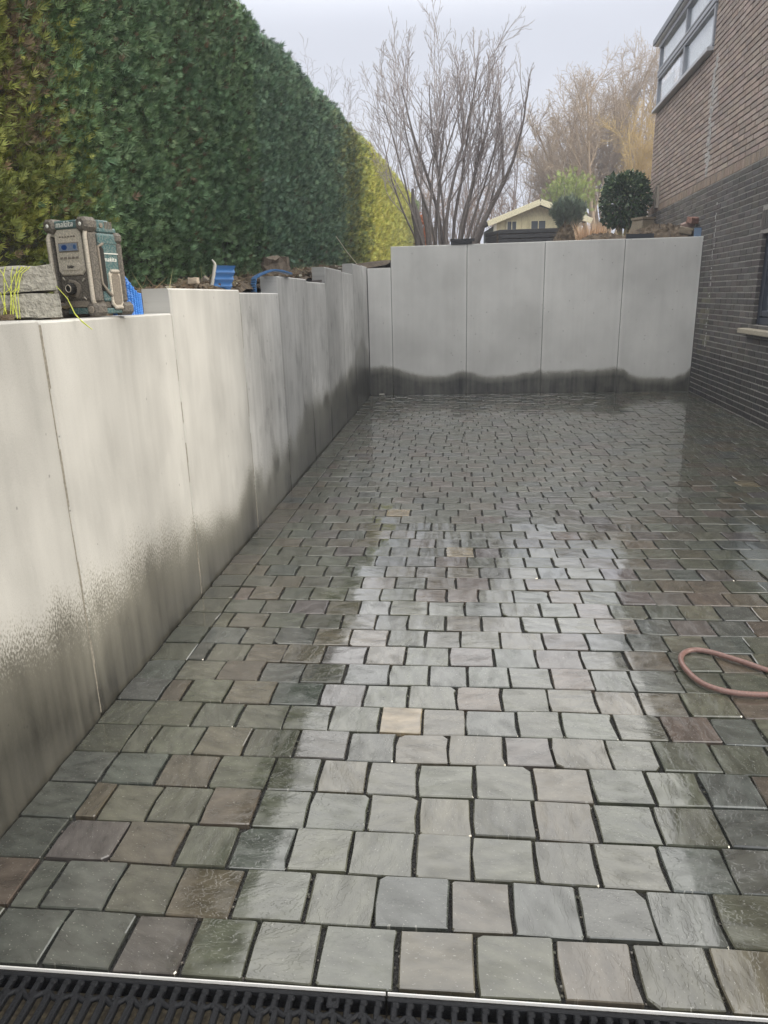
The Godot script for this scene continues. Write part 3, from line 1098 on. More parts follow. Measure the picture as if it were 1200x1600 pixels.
func hedge_top(z: float) -> float:
	var d := -z
	return (3.1 + 0.0735 * d) if d < 18.4 else (4.452 + 0.057 * (d - 18.4))


func hedge_section(label: String, z0: float, z1: float, base: Color, base2: Color, brown: float, size0: float, size1: float, dens: float, inset: float, sd: int) -> void:
	var nz := FastNoiseLite.new()
	nz.seed = sd
	nz.frequency = 1.1
	nz.fractal_octaves = 3
	var hx := -1.66 - inset
	var mid := Vector3(hx - 0.6, 0, (z0 + z1) / 2)
	var h := thing("conifer_hedge", label, "hedge", Vector3(mid.x, ground_y(mid.x, mid.z), mid.z), "clipped conifer hedge sections behind the long wall")
	var o := -h.position
	# woody inside of the hedge
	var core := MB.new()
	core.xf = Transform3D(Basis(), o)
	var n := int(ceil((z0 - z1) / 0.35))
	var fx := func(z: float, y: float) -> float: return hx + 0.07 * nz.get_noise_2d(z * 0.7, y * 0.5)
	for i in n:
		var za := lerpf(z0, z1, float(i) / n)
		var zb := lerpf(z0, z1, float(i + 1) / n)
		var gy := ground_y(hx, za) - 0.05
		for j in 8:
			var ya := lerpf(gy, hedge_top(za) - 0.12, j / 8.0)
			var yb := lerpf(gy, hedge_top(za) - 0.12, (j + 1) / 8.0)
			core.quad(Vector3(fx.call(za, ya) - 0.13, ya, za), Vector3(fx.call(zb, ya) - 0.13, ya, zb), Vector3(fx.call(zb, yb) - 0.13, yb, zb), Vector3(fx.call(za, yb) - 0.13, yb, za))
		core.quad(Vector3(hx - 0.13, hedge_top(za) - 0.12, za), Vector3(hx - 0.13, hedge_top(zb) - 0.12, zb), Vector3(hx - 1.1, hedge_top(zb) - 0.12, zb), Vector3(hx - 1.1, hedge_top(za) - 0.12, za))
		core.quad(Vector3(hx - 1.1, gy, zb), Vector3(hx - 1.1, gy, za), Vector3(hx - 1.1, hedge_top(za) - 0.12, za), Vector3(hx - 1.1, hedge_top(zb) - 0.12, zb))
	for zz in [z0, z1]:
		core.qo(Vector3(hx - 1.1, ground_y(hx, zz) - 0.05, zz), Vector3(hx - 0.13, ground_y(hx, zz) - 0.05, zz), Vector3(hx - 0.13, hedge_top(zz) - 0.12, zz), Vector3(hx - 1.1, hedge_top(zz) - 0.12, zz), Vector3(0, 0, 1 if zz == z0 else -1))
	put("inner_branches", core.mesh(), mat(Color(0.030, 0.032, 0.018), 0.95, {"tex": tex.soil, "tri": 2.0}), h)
	# stems that show at the foot
	var st := MB.new()
	st.xf = Transform3D(Basis(), o)
	var z := z0 - 0.3
	while z > z1:
		var y := ground_y(hx, z) - 0.05
		st.tube(PackedVector3Array([Vector3(hx - 0.22, y, z), Vector3(hx - 0.2, y + 0.3, z + R(-0.04, 0.04)), Vector3(hx - 0.22, y + 0.9, z + R(-0.1, 0.1))]), PackedFloat32Array([0.04, 0.032, 0.02]), 6)
		z -= R(0.5, 0.8)
	stuff(put("stems", st.mesh(), M.bark, h))
	var where: Array[Transform3D] = []
	var tint := PackedColorArray()
	z = z0
	while z > z1:
		var f := (z0 - z) / (z0 - z1)
		var size := lerpf(size0, size1, f)
		var step := 0.08
		var gy := ground_y(hx, z) + 0.02
		var ht := hedge_top(z) - gy
		var cnt := int(dens * step * (ht + 0.5) / (size * size))
		for i in cnt:
			var zz := z - rng.randf() * step
			var a := rng.randf() * (ht + 0.5)
			var top := a > ht
			var y := gy + minf(a, ht)
			var lump := nz.get_noise_2d(zz * 0.7, y * 0.5)
			var lump2 := nz.get_noise_3d(zz * 3.2, y * 2.2, 7.0)
			var depth := R(-0.14, 0.02) + 0.06 * lump2
			var x: float = hx + 0.07 * lump + depth
			var out := Vector3(0.8, R(-0.1, 1.2), R(-0.8, 0.8))
			if top:
				x = hx - (a - ht) * 2.1
				y = hedge_top(zz) + R(-0.12, -0.02) + 0.03 * lump2
				out = Vector3(R(-0.4, 0.8), 1, R(-0.6, 0.6))
			elif y < gy + 0.28 and rng.randf() < 0.55:
				continue
			var d := out.normalized()
			var b := Basis()
			b.y = d
			b.x = d.cross(rv()).normalized()
			b.z = b.x.cross(b.y)
			var s := size * (R(0.65, 1.35) if rng.randf() < 0.93 else R(1.3, 1.9))
			where.append(Transform3D(b.scaled(Vector3.ONE * s), Vector3(x, y, zz) + o - d * s * 0.5))
			var c := base.lerp(base2, clampf(0.5 + 0.9 * lump2 + R(-0.3, 0.3), 0, 1))
			var br := nz.get_noise_3d(zz * 0.55, y * 0.3, 31.0)
			if z1 > -7.0 and y > 1.9 and absf(zz + 3.25 + 0.22 * (y - 2.6) + 0.2 * lump) < 0.16 and rng.randf() < 0.55:
				c = Color(0.15, 0.115, 0.075)
			elif rng.randf() < brown * clampf(0.3 + 3.0 * br, 0, 1):
				c = Color(0.12, 0.085, 0.05)
			if z0 > 0.1 and rng.randf() < smoothstep(-2.9, -3.6, zz) * 0.85:
				c = Color(0.165, 0.255, 0.115).lerp(Color(0.095, 0.160, 0.075), rng.randf())
			if z0 < -13.0 and z0 > -14.0 and rng.randf() < smoothstep(-16.5, -13.5, zz) * 0.85:
				c = c.lerp(Color(0.13, 0.19, 0.085), R(0.4, 1.0))
			if z1 < -13.0 and z1 > -14.0:
				var near_gold := smoothstep(-9.6, -13.6, zz)
				if rng.randf() < near_gold * 0.8:
					c = c.lerp(Color(0.30, 0.30, 0.075), near_gold * R(0.4, 1.0))
			tint.append(vary(c, 0.34))
		z -= step
	swarm("foliage", tex.spray, M.leaf, h, where, tint)


func hedge() -> void:
	rng.seed = 502
	tex.spray = spray_mesh(7, 0.85, 0.055)
	hedge_section("olive green shaggy hedge section behind the radio at the left edge", 0.2, -3.55, Color(0.265, 0.290, 0.075), Color(0.135, 0.165, 0.050), 0.08, 0.034, 0.042, 12.0, 0.0, 11)
	hedge_section("dark green hedge section above the blue strips, just past the olive one", -3.45, -6.75, Color(0.165, 0.255, 0.125), Color(0.095, 0.165, 0.086), 0.08, 0.043, 0.055, 12.0, 0.02, 12)
	hedge_section("long dark blue green hedge section beyond the notch, before the golden one", -6.72, -13.6, Color(0.160, 0.250, 0.150), Color(0.100, 0.168, 0.110), 0.04, 0.055, 0.090, 12.0, 0.05, 13)
	hedge_section("golden yellow hedge section near the far end", -13.5, -31.5, Color(0.62, 0.60, 0.135), Color(0.42, 0.44, 0.11), 0.0, 0.10, 0.17, 12.0, 0.05, 14)
	hedge_section("small green hedge section ending the row behind the bare tree", -31.4, -36.3, Color(0.26, 0.33, 0.10), Color(0.18, 0.25, 0.08), 0.0, 0.17, 0.20, 11.0, 0.05, 15)


# ---------------------------------------------------------------- garden behind the end wall
func leaf_mesh(w: float) -> ArrayMesh:  # one leaf, one unit long along +y, folded along its midrib
	var b := MB.new()
	var p := [0.0, 0.3, 0.65, 1.0]
	var q := [0.03, 0.5, 0.42, 0.0]
	for i in 3:
		for s in [-1.0, 1.0]:
			var a := Vector3(0, p[i], 0)
			var d := Vector3(0, p[i + 1], -0.06 if i == 2 else 0.0)
			var e := Vector3(s * q[i] * w, p[i], 0.10 * q[i])
			var f := Vector3(s * q[i + 1] * w, p[i + 1], 0.10 * q[i + 1])
			b.qo(a, e, f, d, Vector3(0, 0, 1))
	return b.mesh()


func blade_mesh(bend: float) -> ArrayMesh:
	var b := MB.new()
	var last := Vector3.ZERO
	for i in 4:
		var t := (i + 1) / 4.0
		var nx := Vector3(0, t, bend * t * t)
		var w0 := 0.018 * (1.0 - i / 4.0)
		var w1 := 0.018 * (1.0 - t)
		b.quad(last + Vector3(-w0, 0, 0), last + Vector3(w0, 0, 0), nx + Vector3(w1, 0, 0), nx + Vector3(-w1, 0, 0))
		last = nx
	return b.mesh()


func along(d: Vector3, roll := true) -> Basis:
	var b := Basis()
	b.y = d.normalized()
	var r := rv() if roll else Vector3(0.1, 0.2, 1)
	b.x = b.y.cross(r).normalized()
	b.z = b.x.cross(b.y)
	return b


func tuft(label: String, called: String, cat: String, at: Vector3, count: int, rad: float, height: float, cols: Array, lean := 0.5, group := "") -> void:
	var h := thing(called, label, cat, at, group)
	var where: Array[Transform3D] = []
	var tint := PackedColorArray()
	for i in count:
		var a := rng.randf() * TAU
		var r := sqrt(rng.randf()) * rad
		var d := Vector3(cos(a) * lean * R(0.2, 1.2), 1.0, sin(a) * lean * R(0.2, 1.2))
		where.append(Transform3D(along(d).scaled(Vector3.ONE * height * R(0.5, 1.15)), Vector3(cos(a) * r, -0.02, sin(a) * r)))
		tint.append(vary(cols[rng.randi() % cols.size()], 0.2))
	swarm("blades", tex.blade, M.dry, h, where, tint)


func mound(called: String, label: String, at: Vector3, size: Vector3, sd: int, m: Material) -> Node3D:
	var nz := FastNoiseLite.new()
	nz.seed = sd
	nz.frequency = 2.6
	nz.fractal_octaves = 4
	var b := MB.new()
	var nu := 36
	var nv := 14
	var p := func(i: int, j: int) -> Vector3:
		var a := TAU * i / nu
		var r := float(j) / nv
		var k := 1.0 + 0.25 * nz.get_noise_2d(cos(a) * 1.3, sin(a) * 1.3)
		var x := cos(a) * r * k
		var z := sin(a) * r * k
		var y := (1.0 - r * r) + (0.5 * nz.get_noise_2d(x * 1.6, z * 1.6 + 5.0) + 0.25 * nz.get_noise_2d(x * 5.0, z * 5.0 + 9.0)) * (1.0 - r * 0.5)
		return Vector3(x * size.x, maxf(y, 0.0 if r < 1.0 else -0.3) * size.y if r < 1.0 else -0.2 * size.y, z * size.z)
	for j in nv:
		for i in nu:
			b.qo(p.call(i, j), p.call(i, j + 1), p.call(i + 1, j + 1), p.call(i + 1, j), Vector3.UP)
	var h := thing(called, label, "earth mound", at)
	put("earth", b.mesh(), m, h)
	return h


func garden() -> void:
	rng.seed = 503
	tex.leaf = leaf_mesh(0.42)
	tex.blade = blade_mesh(0.35)
	# shed with a gable towards us
	var shed := thing("garden_shed", "small pale yellow wooden shed with a low gable and two windows behind the bare tree", "shed", Vector3(2.35, 2.45, -22.0))
	shed.rotation.y = 0.10
	var cream := mat(Color(0.80, 0.73, 0.47), 0.75, {"tex": tex.wood, "tri": Vector3(8, 0.8, 8)})
	var creamw := mat(Color(0.86, 0.81, 0.58), 0.7, {"tex": tex.wood, "tri": Vector3(3, 3, 3)})
	var slate := mat(Color(0.085, 0.09, 0.105), 0.85, {"tex": tex.grain, "tri": 2.0})
	var peak := 1.27
	var eave := 0.76
	var hw := 1.20
	for i in 16:
		var x0 := -hw + i * 0.15
		var x1 := x0 + 0.145
		var b := MB.new()
		var t0 := lerpf(peak, eave, absf(x0) / 1.42)
		var t1 := lerpf(peak, eave, absf(x1) / 1.42)
		b.prism(PackedVector2Array([Vector2(x0, -0.2), Vector2(x1, -0.2), Vector2(x1, t1 - 0.06), Vector2(x0, t0 - 0.06)]), -0.03, 0.0 + (0.008 if i % 2 else 0.0), 0.005)
		put("board", b.mesh(), cream, shed)
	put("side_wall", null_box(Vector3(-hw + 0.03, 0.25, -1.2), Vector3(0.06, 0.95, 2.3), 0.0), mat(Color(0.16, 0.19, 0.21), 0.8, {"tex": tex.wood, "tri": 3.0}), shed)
	put("side_wall", null_box(Vector3(hw - 0.03, 0.25, -1.2), Vector3(0.06, 0.95, 2.3), 0.0), cream, shed)
	put("rear_wall", null_box(Vector3(0, 0.25, -2.36), Vector3(2 * hw - 0.15, 0.95, 0.05), 0.0), cream, shed)
	for s in [-1.0, 1.0]:
		var b := MB.new()
		var L := Vector2(1.46, peak - eave + 0.02).length()
		var an := atan2(peak - eave + 0.02, 1.46)
		b.box(Vector3(s * 0.73, (peak + eave) / 2 + 0.03, -1.1), Vector3(L, 0.05, 2.75), 0.0, Basis(Vector3(0, 0, 1), -s * an))
		put("roof", b.mesh(), slate, shed)
		b = MB.new()
		b.box(Vector3(s * 0.73, (peak + eave) / 2 - 0.015, 0.30), Vector3(L, 0.15, 0.03), 0.006, Basis(Vector3(0, 0, 1), -s * an))
		put("barge_board", b.mesh(), creamw, shed)
		b = MB.new()
		b.box(Vector3(s * (hw + 0.01), 0.28, 0.02), Vector3(0.09, 0.98, 0.05), 0.005)
		put("corner_post", b.mesh(), mat(Color(0.75, 0.74, 0.68), 0.7), shed)
	var dg := mat(Color(0.07, 0.085, 0.10), 0.12)
	for q in [[-0.86, -0.61, 0.56, 0.80], [-0.18, 0.22, 0.58, 0.80]]:
		var b := MB.new()
		var x0: float = q[0]
		var x1: float = q[1]
		for r in [[x0 - 0.03, x0, q[2], q[3]], [x1, x1 + 0.03, q[2], q[3]], [x0 - 0.03, x1 + 0.03, q[2] - 0.03, q[2]], [x0 - 0.03, x1 + 0.03, q[3], q[3] + 0.03], [(x0 + x1) / 2 - 0.012, (x0 + x1) / 2 + 0.012, q[2], q[3]]]:
			b.box(Vector3((r[0] + r[1]) / 2, (r[2] + r[3]) / 2, 0.02), Vector3(r[1] - r[0], r[3] - r[2], 0.04), 0.003)
		var w := put("window", b.mesh(), creamw if q[0] < -0.5 else cream, shed)
		put("pane", null_box(Vector3((x0 + x1) / 2, (q[2] + q[3]) / 2, 0.012), Vector3(x1 - x0, q[3] - q[2], 0.006), 0.0), dg, w)

	# raised bed of dark boards
	var bed := thing("raised_bed", "dark grey slatted timber raised bed standing just behind the end wall", "planter", Vector3(0.72, 1.9, -11.9))
	bed.rotation.y = 0.03
	var grey := mat(Color(0.075, 0.076, 0.080), 0.7, {"tex": tex.wood, "tri": Vector3(1.5, 9, 9), "bump": tex.bump, "depth": 0.15})
	for i in 5:
		var y := 0.035 + i * 0.070
		put("board", null_box(Vector3(0.475 + R(-0.003, 0.003), y, 0), Vector3(0.96, 0.060, 0.028), 0.004), grey, bed)
		var b := MB.new()
		b.box(Vector3(-0.10, y, -0.30), Vector3(0.028, 0.060, 0.62), 0.004, Basis(Vector3.UP, 0.28))
		put("board", b.mesh(), grey, bed)
		put("board", null_box(Vector3(0.93, y, -0.32), Vector3(0.028, 0.060, 0.58), 0.004), grey, bed)
		put("board", null_box(Vector3(0.38, y, -0.62), Vector3(1.1, 0.060, 0.028), 0.004), grey, bed)
	put("soil", null_box(Vector3(0.43, 0.15, -0.31), Vector3(0.98, 0.3, 0.56), 0.0), M.soil, bed)

	# round laurel
	var lau := thing("laurel_shrub", "round clipped glossy dark green laurel shrub beside the house corner", "shrub", Vector3(2.80, 1.95, -13.0))
	var where: Array[Transform3D] = []
	var tint := PackedColorArray()
	for i in 3800:
		var d := rv().normalized()
		var r := 0.42 * pow(rng.randf(), 0.16 if i < 2200 else 0.6) * (1.0 + 0.06 * sin(d.x * 7.0) + 0.05 * sin(d.y * 9.0 + 2.0))
		var p := Vector3(d.x * r * 0.93, 0.77 + d.y * r * 1.04, d.z * r * 0.93)
		where.append(Transform3D(along(d + rv() * 0.9 + Vector3(0, -0.1, 0)).scaled(Vector3.ONE * R(0.055, 0.095)), p))
		tint.append(vary(Color(0.060, 0.105, 0.050) if rng.randf() < 0.8 else Color(0.13, 0.18, 0.08), 0.3))
	swarm("foliage", tex.leaf, mat(Color.WHITE, 0.22, {"vc": true, "back": 0.2}), lau, where, tint)
	var st := MB.new()
	for i in 6:
		var a := i * 1.05
		st.tube(PackedVector3Array([Vector3(cos(a) * 0.03, 0, sin(a) * 0.03), Vector3(cos(a) * 0.1, 0.4, sin(a) * 0.1), Vector3(cos(a) * 0.2, 0.85, sin(a) * 0.2)]), PackedFloat32Array([0.02, 0.016, 0.008]), 5)
	put("stems", st.mesh(), M.bark, lau)

	# dark juniper in front of the shed
	var jun := thing("juniper_shrub", "blue green upright juniper in front of the yellow shed", "shrub", Vector3(2.32, 2.2, -16.0))
	where = []
	tint = PackedColorArray()
	for i in 1500:
		var a := rng.randf() * TAU
		var q := sqrt(rng.randf())
		var t := rng.randf()
		var p := Vector3(cos(a) * q * (0.12 + 0.26 * t), 0.30 + t * 0.62 * (1.0 - 0.35 * q * q) + R(-0.04, 0.04), sin(a) * q * (0.12 + 0.26 * t))
		where.append(Transform3D(along(Vector3(cos(a) * 0.6 * q, 1.0, sin(a) * 0.6 * q) + rv() * 0.35).scaled(Vector3.ONE * R(0.08, 0.16)), p))
		tint.append(vary(Color(0.120, 0.155, 0.115), 0.35))
	swarm("foliage", tex.spray, M.leaf, jun, where, tint)
	st = MB.new()
	for i in 7:
		var a := i * 0.9
		st.tube(PackedVector3Array([Vector3(cos(a) * 0.02, 0, sin(a) * 0.02), Vector3(cos(a) * 0.08, 0.3, sin(a) * 0.08), Vector3(cos(a) * 0.2, 0.7, sin(a) * 0.2)]), PackedFloat32Array([0.018, 0.014, 0.006]), 5)
	put("stems", st.mesh(), M.bark, jun)

	# light green shrub behind it
	var wil := thing("willow_shrub", "fresh yellow green leafy shrub rising behind the shed roof", "shrub", Vector3(3.9, 2.6, -26.5))
	where = []
	tint = PackedColorArray()
	for i in 2600:
		var d := rv()
		var p := Vector3(d.x * 0.95, 1.75 + d.y * 0.85, d.z * 0.7)
		if Vector3(d.x, d.y, d.z).length() > R(0.55, 1.1):
			continue
		where.append(Transform3D(along(Vector3(d.x * 0.8, 1, d.z) + rv() * 0.6).scaled(Vector3.ONE * R(0.12, 0.24)), p))
		tint.append(vary(Color(0.30, 0.36, 0.10), 0.25))
	swarm("foliage", tex.spray, M.leaf, wil, where, tint)
	st = MB.new()
	for i in 9:
		var a := i * 0.7
		st.tube(PackedVector3Array([Vector3(cos(a) * 0.05, -0.2, sin(a) * 0.05), Vector3(cos(a) * 0.25, 1.0, sin(a) * 0.25), Vector3(cos(a) * 0.6, 2.2, sin(a) * 0.5)]), PackedFloat32Array([0.03, 0.02, 0.008]), 5)
	put("stems", st.mesh(), M.bark, wil)

	# orange beech between hedge and tree
	var be := thing("beech_shrub", "small shrub with withered orange leaves between hedge end and bare tree", "shrub", Vector3(-0.64, 2.0, -15.0))
	where = []
	tint = PackedColorArray()
	for i in 700:
		var d := rv()
		var t := (d.y + 1.0) / 2.0
		where.append(Transform3D(along(rv() + Vector3(0, -0.4, 0)).scaled(Vector3.ONE * R(0.035, 0.06)), Vector3(d.x * 0.16 * (1.1 - t * 0.7), 0.12 + t * 0.72, d.z * 0.16)))
		tint.append(vary(Color(0.50, 0.19, 0.085), 0.3))
	swarm("leaves", tex.leaf, M.leaf, be, where, tint)
	st = MB.new()
	for i in 5:
		st.tube(PackedVector3Array([Vector3(R(-0.03, 0.03), -0.1, 0), Vector3(R(-0.06, 0.06), 0.4, R(-0.05, 0.05)), Vector3(R(-0.1, 0.1), 0.8, R(-0.08, 0.08))]), PackedFloat32Array([0.012, 0.009, 0.004]), 4)
	put("stems", st.mesh(), M.bark, be)

	# earth and plants along the top of the end wall
	var h := mound("turf_heap", "dug up heap of earth and dead turf against the house wall", Vector3(2.75, 1.90, -10.42), Vector3(0.62, 0.20, 0.34), 21, M.soil)
	blades_on(h, 500, Vector3(0.55, 0.16, 0.28), 0.09, [Color(0.30, 0.23, 0.12), Color(0.16, 0.15, 0.06)])
	h = mound("soil_heap", "low brown heap of soil left of the tapered planter block", Vector3(1.98, 1.90, -10.35), Vector3(0.40, 0.12, 0.3), 22, M.soil)
	blades_on(h, 260, Vector3(0.36, 0.10, 0.25), 0.08, [Color(0.26, 0.20, 0.11), Color(0.13, 0.11, 0.05)])
	h = mound("root_clump", "round brown clump of dug up roots at the right end of the raised bed", Vector3(1.60, 1.93, -11.2), Vector3(0.19, 0.27, 0.18), 23, M.soil)
	blades_on(h, 420, Vector3(0.17, 0.25, 0.16), 0.12, [Color(0.24, 0.18, 0.10), Color(0.14, 0.11, 0.06)])
	tuft("tuft of dried pinkish ornamental grass between root clump and laurel", "dry_grass", "grass", Vector3(2.62, 2.10, -15.0), 520, 0.24, 0.52, [Color(0.55, 0.36, 0.22), Color(0.62, 0.45, 0.30)], 0.35)
	tuft("thin yellow dry grass in front of the tall pinkish tuft", "dry_grass", "grass", Vector3(2.40, 1.98, -11.7), 240, 0.20, 0.24, [Color(0.42, 0.33, 0.16), Color(0.3, 0.27, 0.11)], 0.8)
	tuft("sparse dry stalks at the foot of the laurel", "dry_grass", "grass", Vector3(2.85, 2.0, -11.9), 200, 0.3, 0.26, [Color(0.36, 0.29, 0.17), Color(0.25, 0.2, 0.1)], 0.8)
	# tapered stone planter
	var pl := thing("planter_block", "square tapered sandy stone planter in front of the laurel", "planter", Vector3(2.60, 2.02, -10.86))
	var b := MB.new()
	b.xf = Transform3D(Basis(Vector3.UP, 0.5), Vector3.ZERO)
	var rings := [[0.150, 0.0], [0.118, 0.20], [0.135, 0.205], [0.135, 0.235], [0.105, 0.235], [0.10, 0.17]]
	for i in rings.size() - 1:
		for k in 4:
			var a0 := TAU * k / 4 + PI / 4
			var a1 := TAU * (k + 1) / 4 + PI / 4
			var r0: float = rings[i][0] * 1.2
			var r1: float = rings[i + 1][0] * 1.2
			b.quad(Vector3(cos(a1) * r0, rings[i][1], sin(a1) * r0), Vector3(cos(a0) * r0, rings[i][1], sin(a0) * r0), Vector3(cos(a0) * r1, rings[i + 1][1], sin(a0) * r1), Vector3(cos(a1) * r1, rings[i + 1][1], sin(a1) * r1))
	put("pot", b.mesh(), mat(Color(0.30, 0.255, 0.185), 0.9, {"tex": tex.grain, "tri": 5.0, "bump": tex.bump, "depth": 0.4}), pl)
	put("soil", null_box(Vector3(0, 0.16, 0), Vector3(0.12, 0.03, 0.12), 0.0), M.soil, pl)
	# broken brick and strips of dark dimpled sheet
	var rub := [Vector3(3.02, 2.09, -10.25), Vector3(3.07, 2.14, -10.18), Vector3(2.98, 2.02, -10.18)]
	var rl := ["topmost pale pink broken brick in the corner above the end wall", "reddish broken brick leaning on the house beside the pale one", "lowest sandy broken brick in the corner above the end wall"]
	for i in 3:
		var o := put("broken_brick", rock(Vector3(0.16, 0.075, 0.10), 60 + i), mat([Color(0.42, 0.30, 0.26), Color(0.34, 0.19, 0.15), Color(0.36, 0.30, 0.22)][i], 0.9, {"tex": tex.grain, "tri": 9.0}), self, rub[i])
		o.rotation = Vector3(R(-0.3, 0.3), R(-0.6, 0.6), R(-0.4, 0.4))
		tag(o, rl[i], "brick", "broken bricks in the corner")
	dimple_strip("grey blue dimpled sheet end standing in the corner of end wall and house", Vector3(3.03, 1.90, -9.99), Vector3(1, 0, 0), 0.13, 0.135, 0.0, Color(0.15, 0.22, 0.33))
	dimple_strip("black dimpled sheet edge sticking up behind the end wall under the planter", Vector3(2.20, 1.90, -10.03), Vector3(1, 0, -0.1), 0.36, 0.09, 0.0, Color(0.03, 0.034, 0.042))
	# slates on the end wall
	for i in 2:
		var o := put("slate", rock(Vector3([0.27, 0.31][1 - i], 0.032, 0.15), 70 + i), mat(Color(0.045, 0.045, 0.05), 0.6, {"tex": tex.grain, "tri": 8.0, "bump": tex.bump, "depth": 0.3}), self, Vector3(0.105 - 0.012 * i, 1.942 + 0.034 * (1 - i), -9.925))
		tag(o, ["upper dark slate piece lying on top of the end wall", "lower dark slate piece lying on top of the end wall"][i], "slate", "slates on the end wall")


func blades_on(h: Node3D, count: int, half: Vector3, height: float, cols: Array) -> void:
	var where: Array[Transform3D] = []
	var tint := PackedColorArray()
	for i in count:
		var a := rng.randf() * TAU
		var r := sqrt(rng.randf())
		where.append(Transform3D(along(Vector3(R(-1, 1), R(0.1, 1), R(-1, 1))).scaled(Vector3.ONE * height * R(0.5, 1.3)), Vector3(cos(a) * r * half.x, half.y * (1.0 - r * r) + R(-0.01, 0.02), sin(a) * r * half.z)))
		tint.append(vary(cols[rng.randi() % cols.size()], 0.25))
	swarm("dead_grass", tex.blade, M.dry, h, where, tint)


func rock(size: Vector3, sd: int) -> ArrayMesh:  # a block of split stone
	var nz := FastNoiseLite.new()
	nz.seed = sd
	nz.frequency = 5.0
	nz.fractal_octaves = 4
	var b := MB.new()
	var n := 7
	for a in 3:
		for s in [-1.0, 1.0]:
			var a1 := (a + 1) % 3
			var a2 := (a + 2) % 3
			var out := Vector3.ZERO
			out[a] = s
			for i in n:
				for j in n:
					var p: Array[Vector3] = []
					for q in [[0, 0], [1, 0], [1, 1], [0, 1]]:
						var w := Vector3.ZERO
						w[a] = s
						w[a1] = -1.0 + 2.0 * (i + q[0]) / n
						w[a2] = -1.0 + 2.0 * (j + q[1]) / n
						var e := w.normalized() * pow(maxf(absf(w[a1]), absf(w[a2])), 6.0)
						var pos := w * size * 0.5 - e * minf(size.y, minf(size.x, size.z)) * 0.05
						pos += Vector3(nz.get_noise_3dv(pos * 6.0), nz.get_noise_3dv(pos * 6.0 + Vector3(9, 1, 1)), nz.get_noise_3dv(pos * 6.0 + Vector3(1, 9, 5))) * size.y * 0.13
						p.append(pos)
					b.qo(p[0], p[1], p[2], p[3], out)
	return b.mesh()


func dimple_strip(label: String, at: Vector3, dir: Vector3, length: float, height: float, bend: float, c: Color, rise := 1.0) -> Node3D:
	var h := thing("dimpled_sheet", label, "drainage sheet", at)
	var b := MB.new()
	var d := dir.normalized()
	var nrm := d.cross(Vector3.UP).normalized() * -1.0
	var rows := int(height / 0.018)
	var colsn := int(length / 0.018)
	var P := func(s: float, t: float) -> Vector3: return d * s + Vector3.UP * t * rise + nrm * bend * sin(t / height * PI * 0.5)
	for i in 12:
		for j in 10:
			var s0 := length * i / 12.0
			var s1 := length * (i + 1) / 12.0
			var t0 := height * j / 10.0
			var t1 := height * (j + 1) / 10.0
			b.quad(P.call(s0, t0), P.call(s1, t0), P.call(s1, t1), P.call(s0, t1))
			b.quad(P.call(s1, t0) - nrm * 0.002, P.call(s0, t0) - nrm * 0.002, P.call(s0, t1) - nrm * 0.002, P.call(s1, t1) - nrm * 0.002)
	put("sheet", b.mesh(), mat(c, 0.4), h)
	b = MB.new()
	for i in rows:
		for j in colsn:
			var o: Vector3 = P.call((j + 0.5) * length / colsn, (i + 0.5) * height / rows)
			frustum(b, o, nrm, 0.0062, 0.0045, 0.007)
	stuff(put("dimples", b.mesh(), mat(c, 0.38), h))
	return h


func frustum(b: MB, o: Vector3, nrm: Vector3, r0: float, r1: float, hh: float) -> void:
	var s := nrm.cross(Vector3(0.3, 0.9, 0.1)).normalized()
	var t := nrm.cross(s)
	for k in 6:
		var a0 := TAU * k / 6
		var a1 := TAU * (k + 1) / 6
		var p0 := o + (s * cos(a0) + t * sin(a0)) * r0
		var p1 := o + (s * cos(a1) + t * sin(a1)) * r0
		var q0 := o + nrm * hh + (s * cos(a0) + t * sin(a0)) * r1
		var q1 := o + nrm * hh + (s * cos(a1) + t * sin(a1)) * r1
		b.quad(p0, p1, q1, q0)
		b.tri(o + nrm * hh, q0, q1)


# ---------------------------------------------------------------- trees
func grow(big: MB, twig: MB, p: Vector3, d: Vector3, length: float, r: float, lvl: int, c: Dictionary) -> void:
	var n: int = c.segs[lvl]
	var pts := PackedVector3Array([p])
	var rad := PackedFloat32Array([r])
	var r1: float = maxf(r * c.taper[lvl], c.min_r)
	for i in n:
		d = (d + rv() * c.wob[lvl] + Vector3.UP * c.up[lvl]).normalized()
		p += d * length / n
		pts.append(p)
		rad.append(lerpf(r, r1, (i + 1.0) / n))
	(big if lvl < c.main else twig).tube(pts, rad, c.sides[lvl], false)
	if lvl + 1 >= c.levels:
		return
	var kids: int = c.kids[lvl]
	for k in kids:
		var t := lerpf(c.from[lvl], 1.0, (k + rng.randf()) / kids)
		var f := t * n
		var i := mini(int(f), n - 1)
		var q := pts[i].lerp(pts[i + 1], f - i)
		var dir := (pts[i + 1] - pts[i]).normalized()
		var ax := dir.cross(rv()).normalized()
		var nd := dir.rotated(ax, c.angle[lvl] * R(0.6, 1.35))
		grow(big, twig, q, nd, length * c.ratio[lvl] * R(0.6, 1.2) * (1.15 - 0.45 * t), lerpf(r, r1, t) * c.rr[lvl], lvl + 1, c)


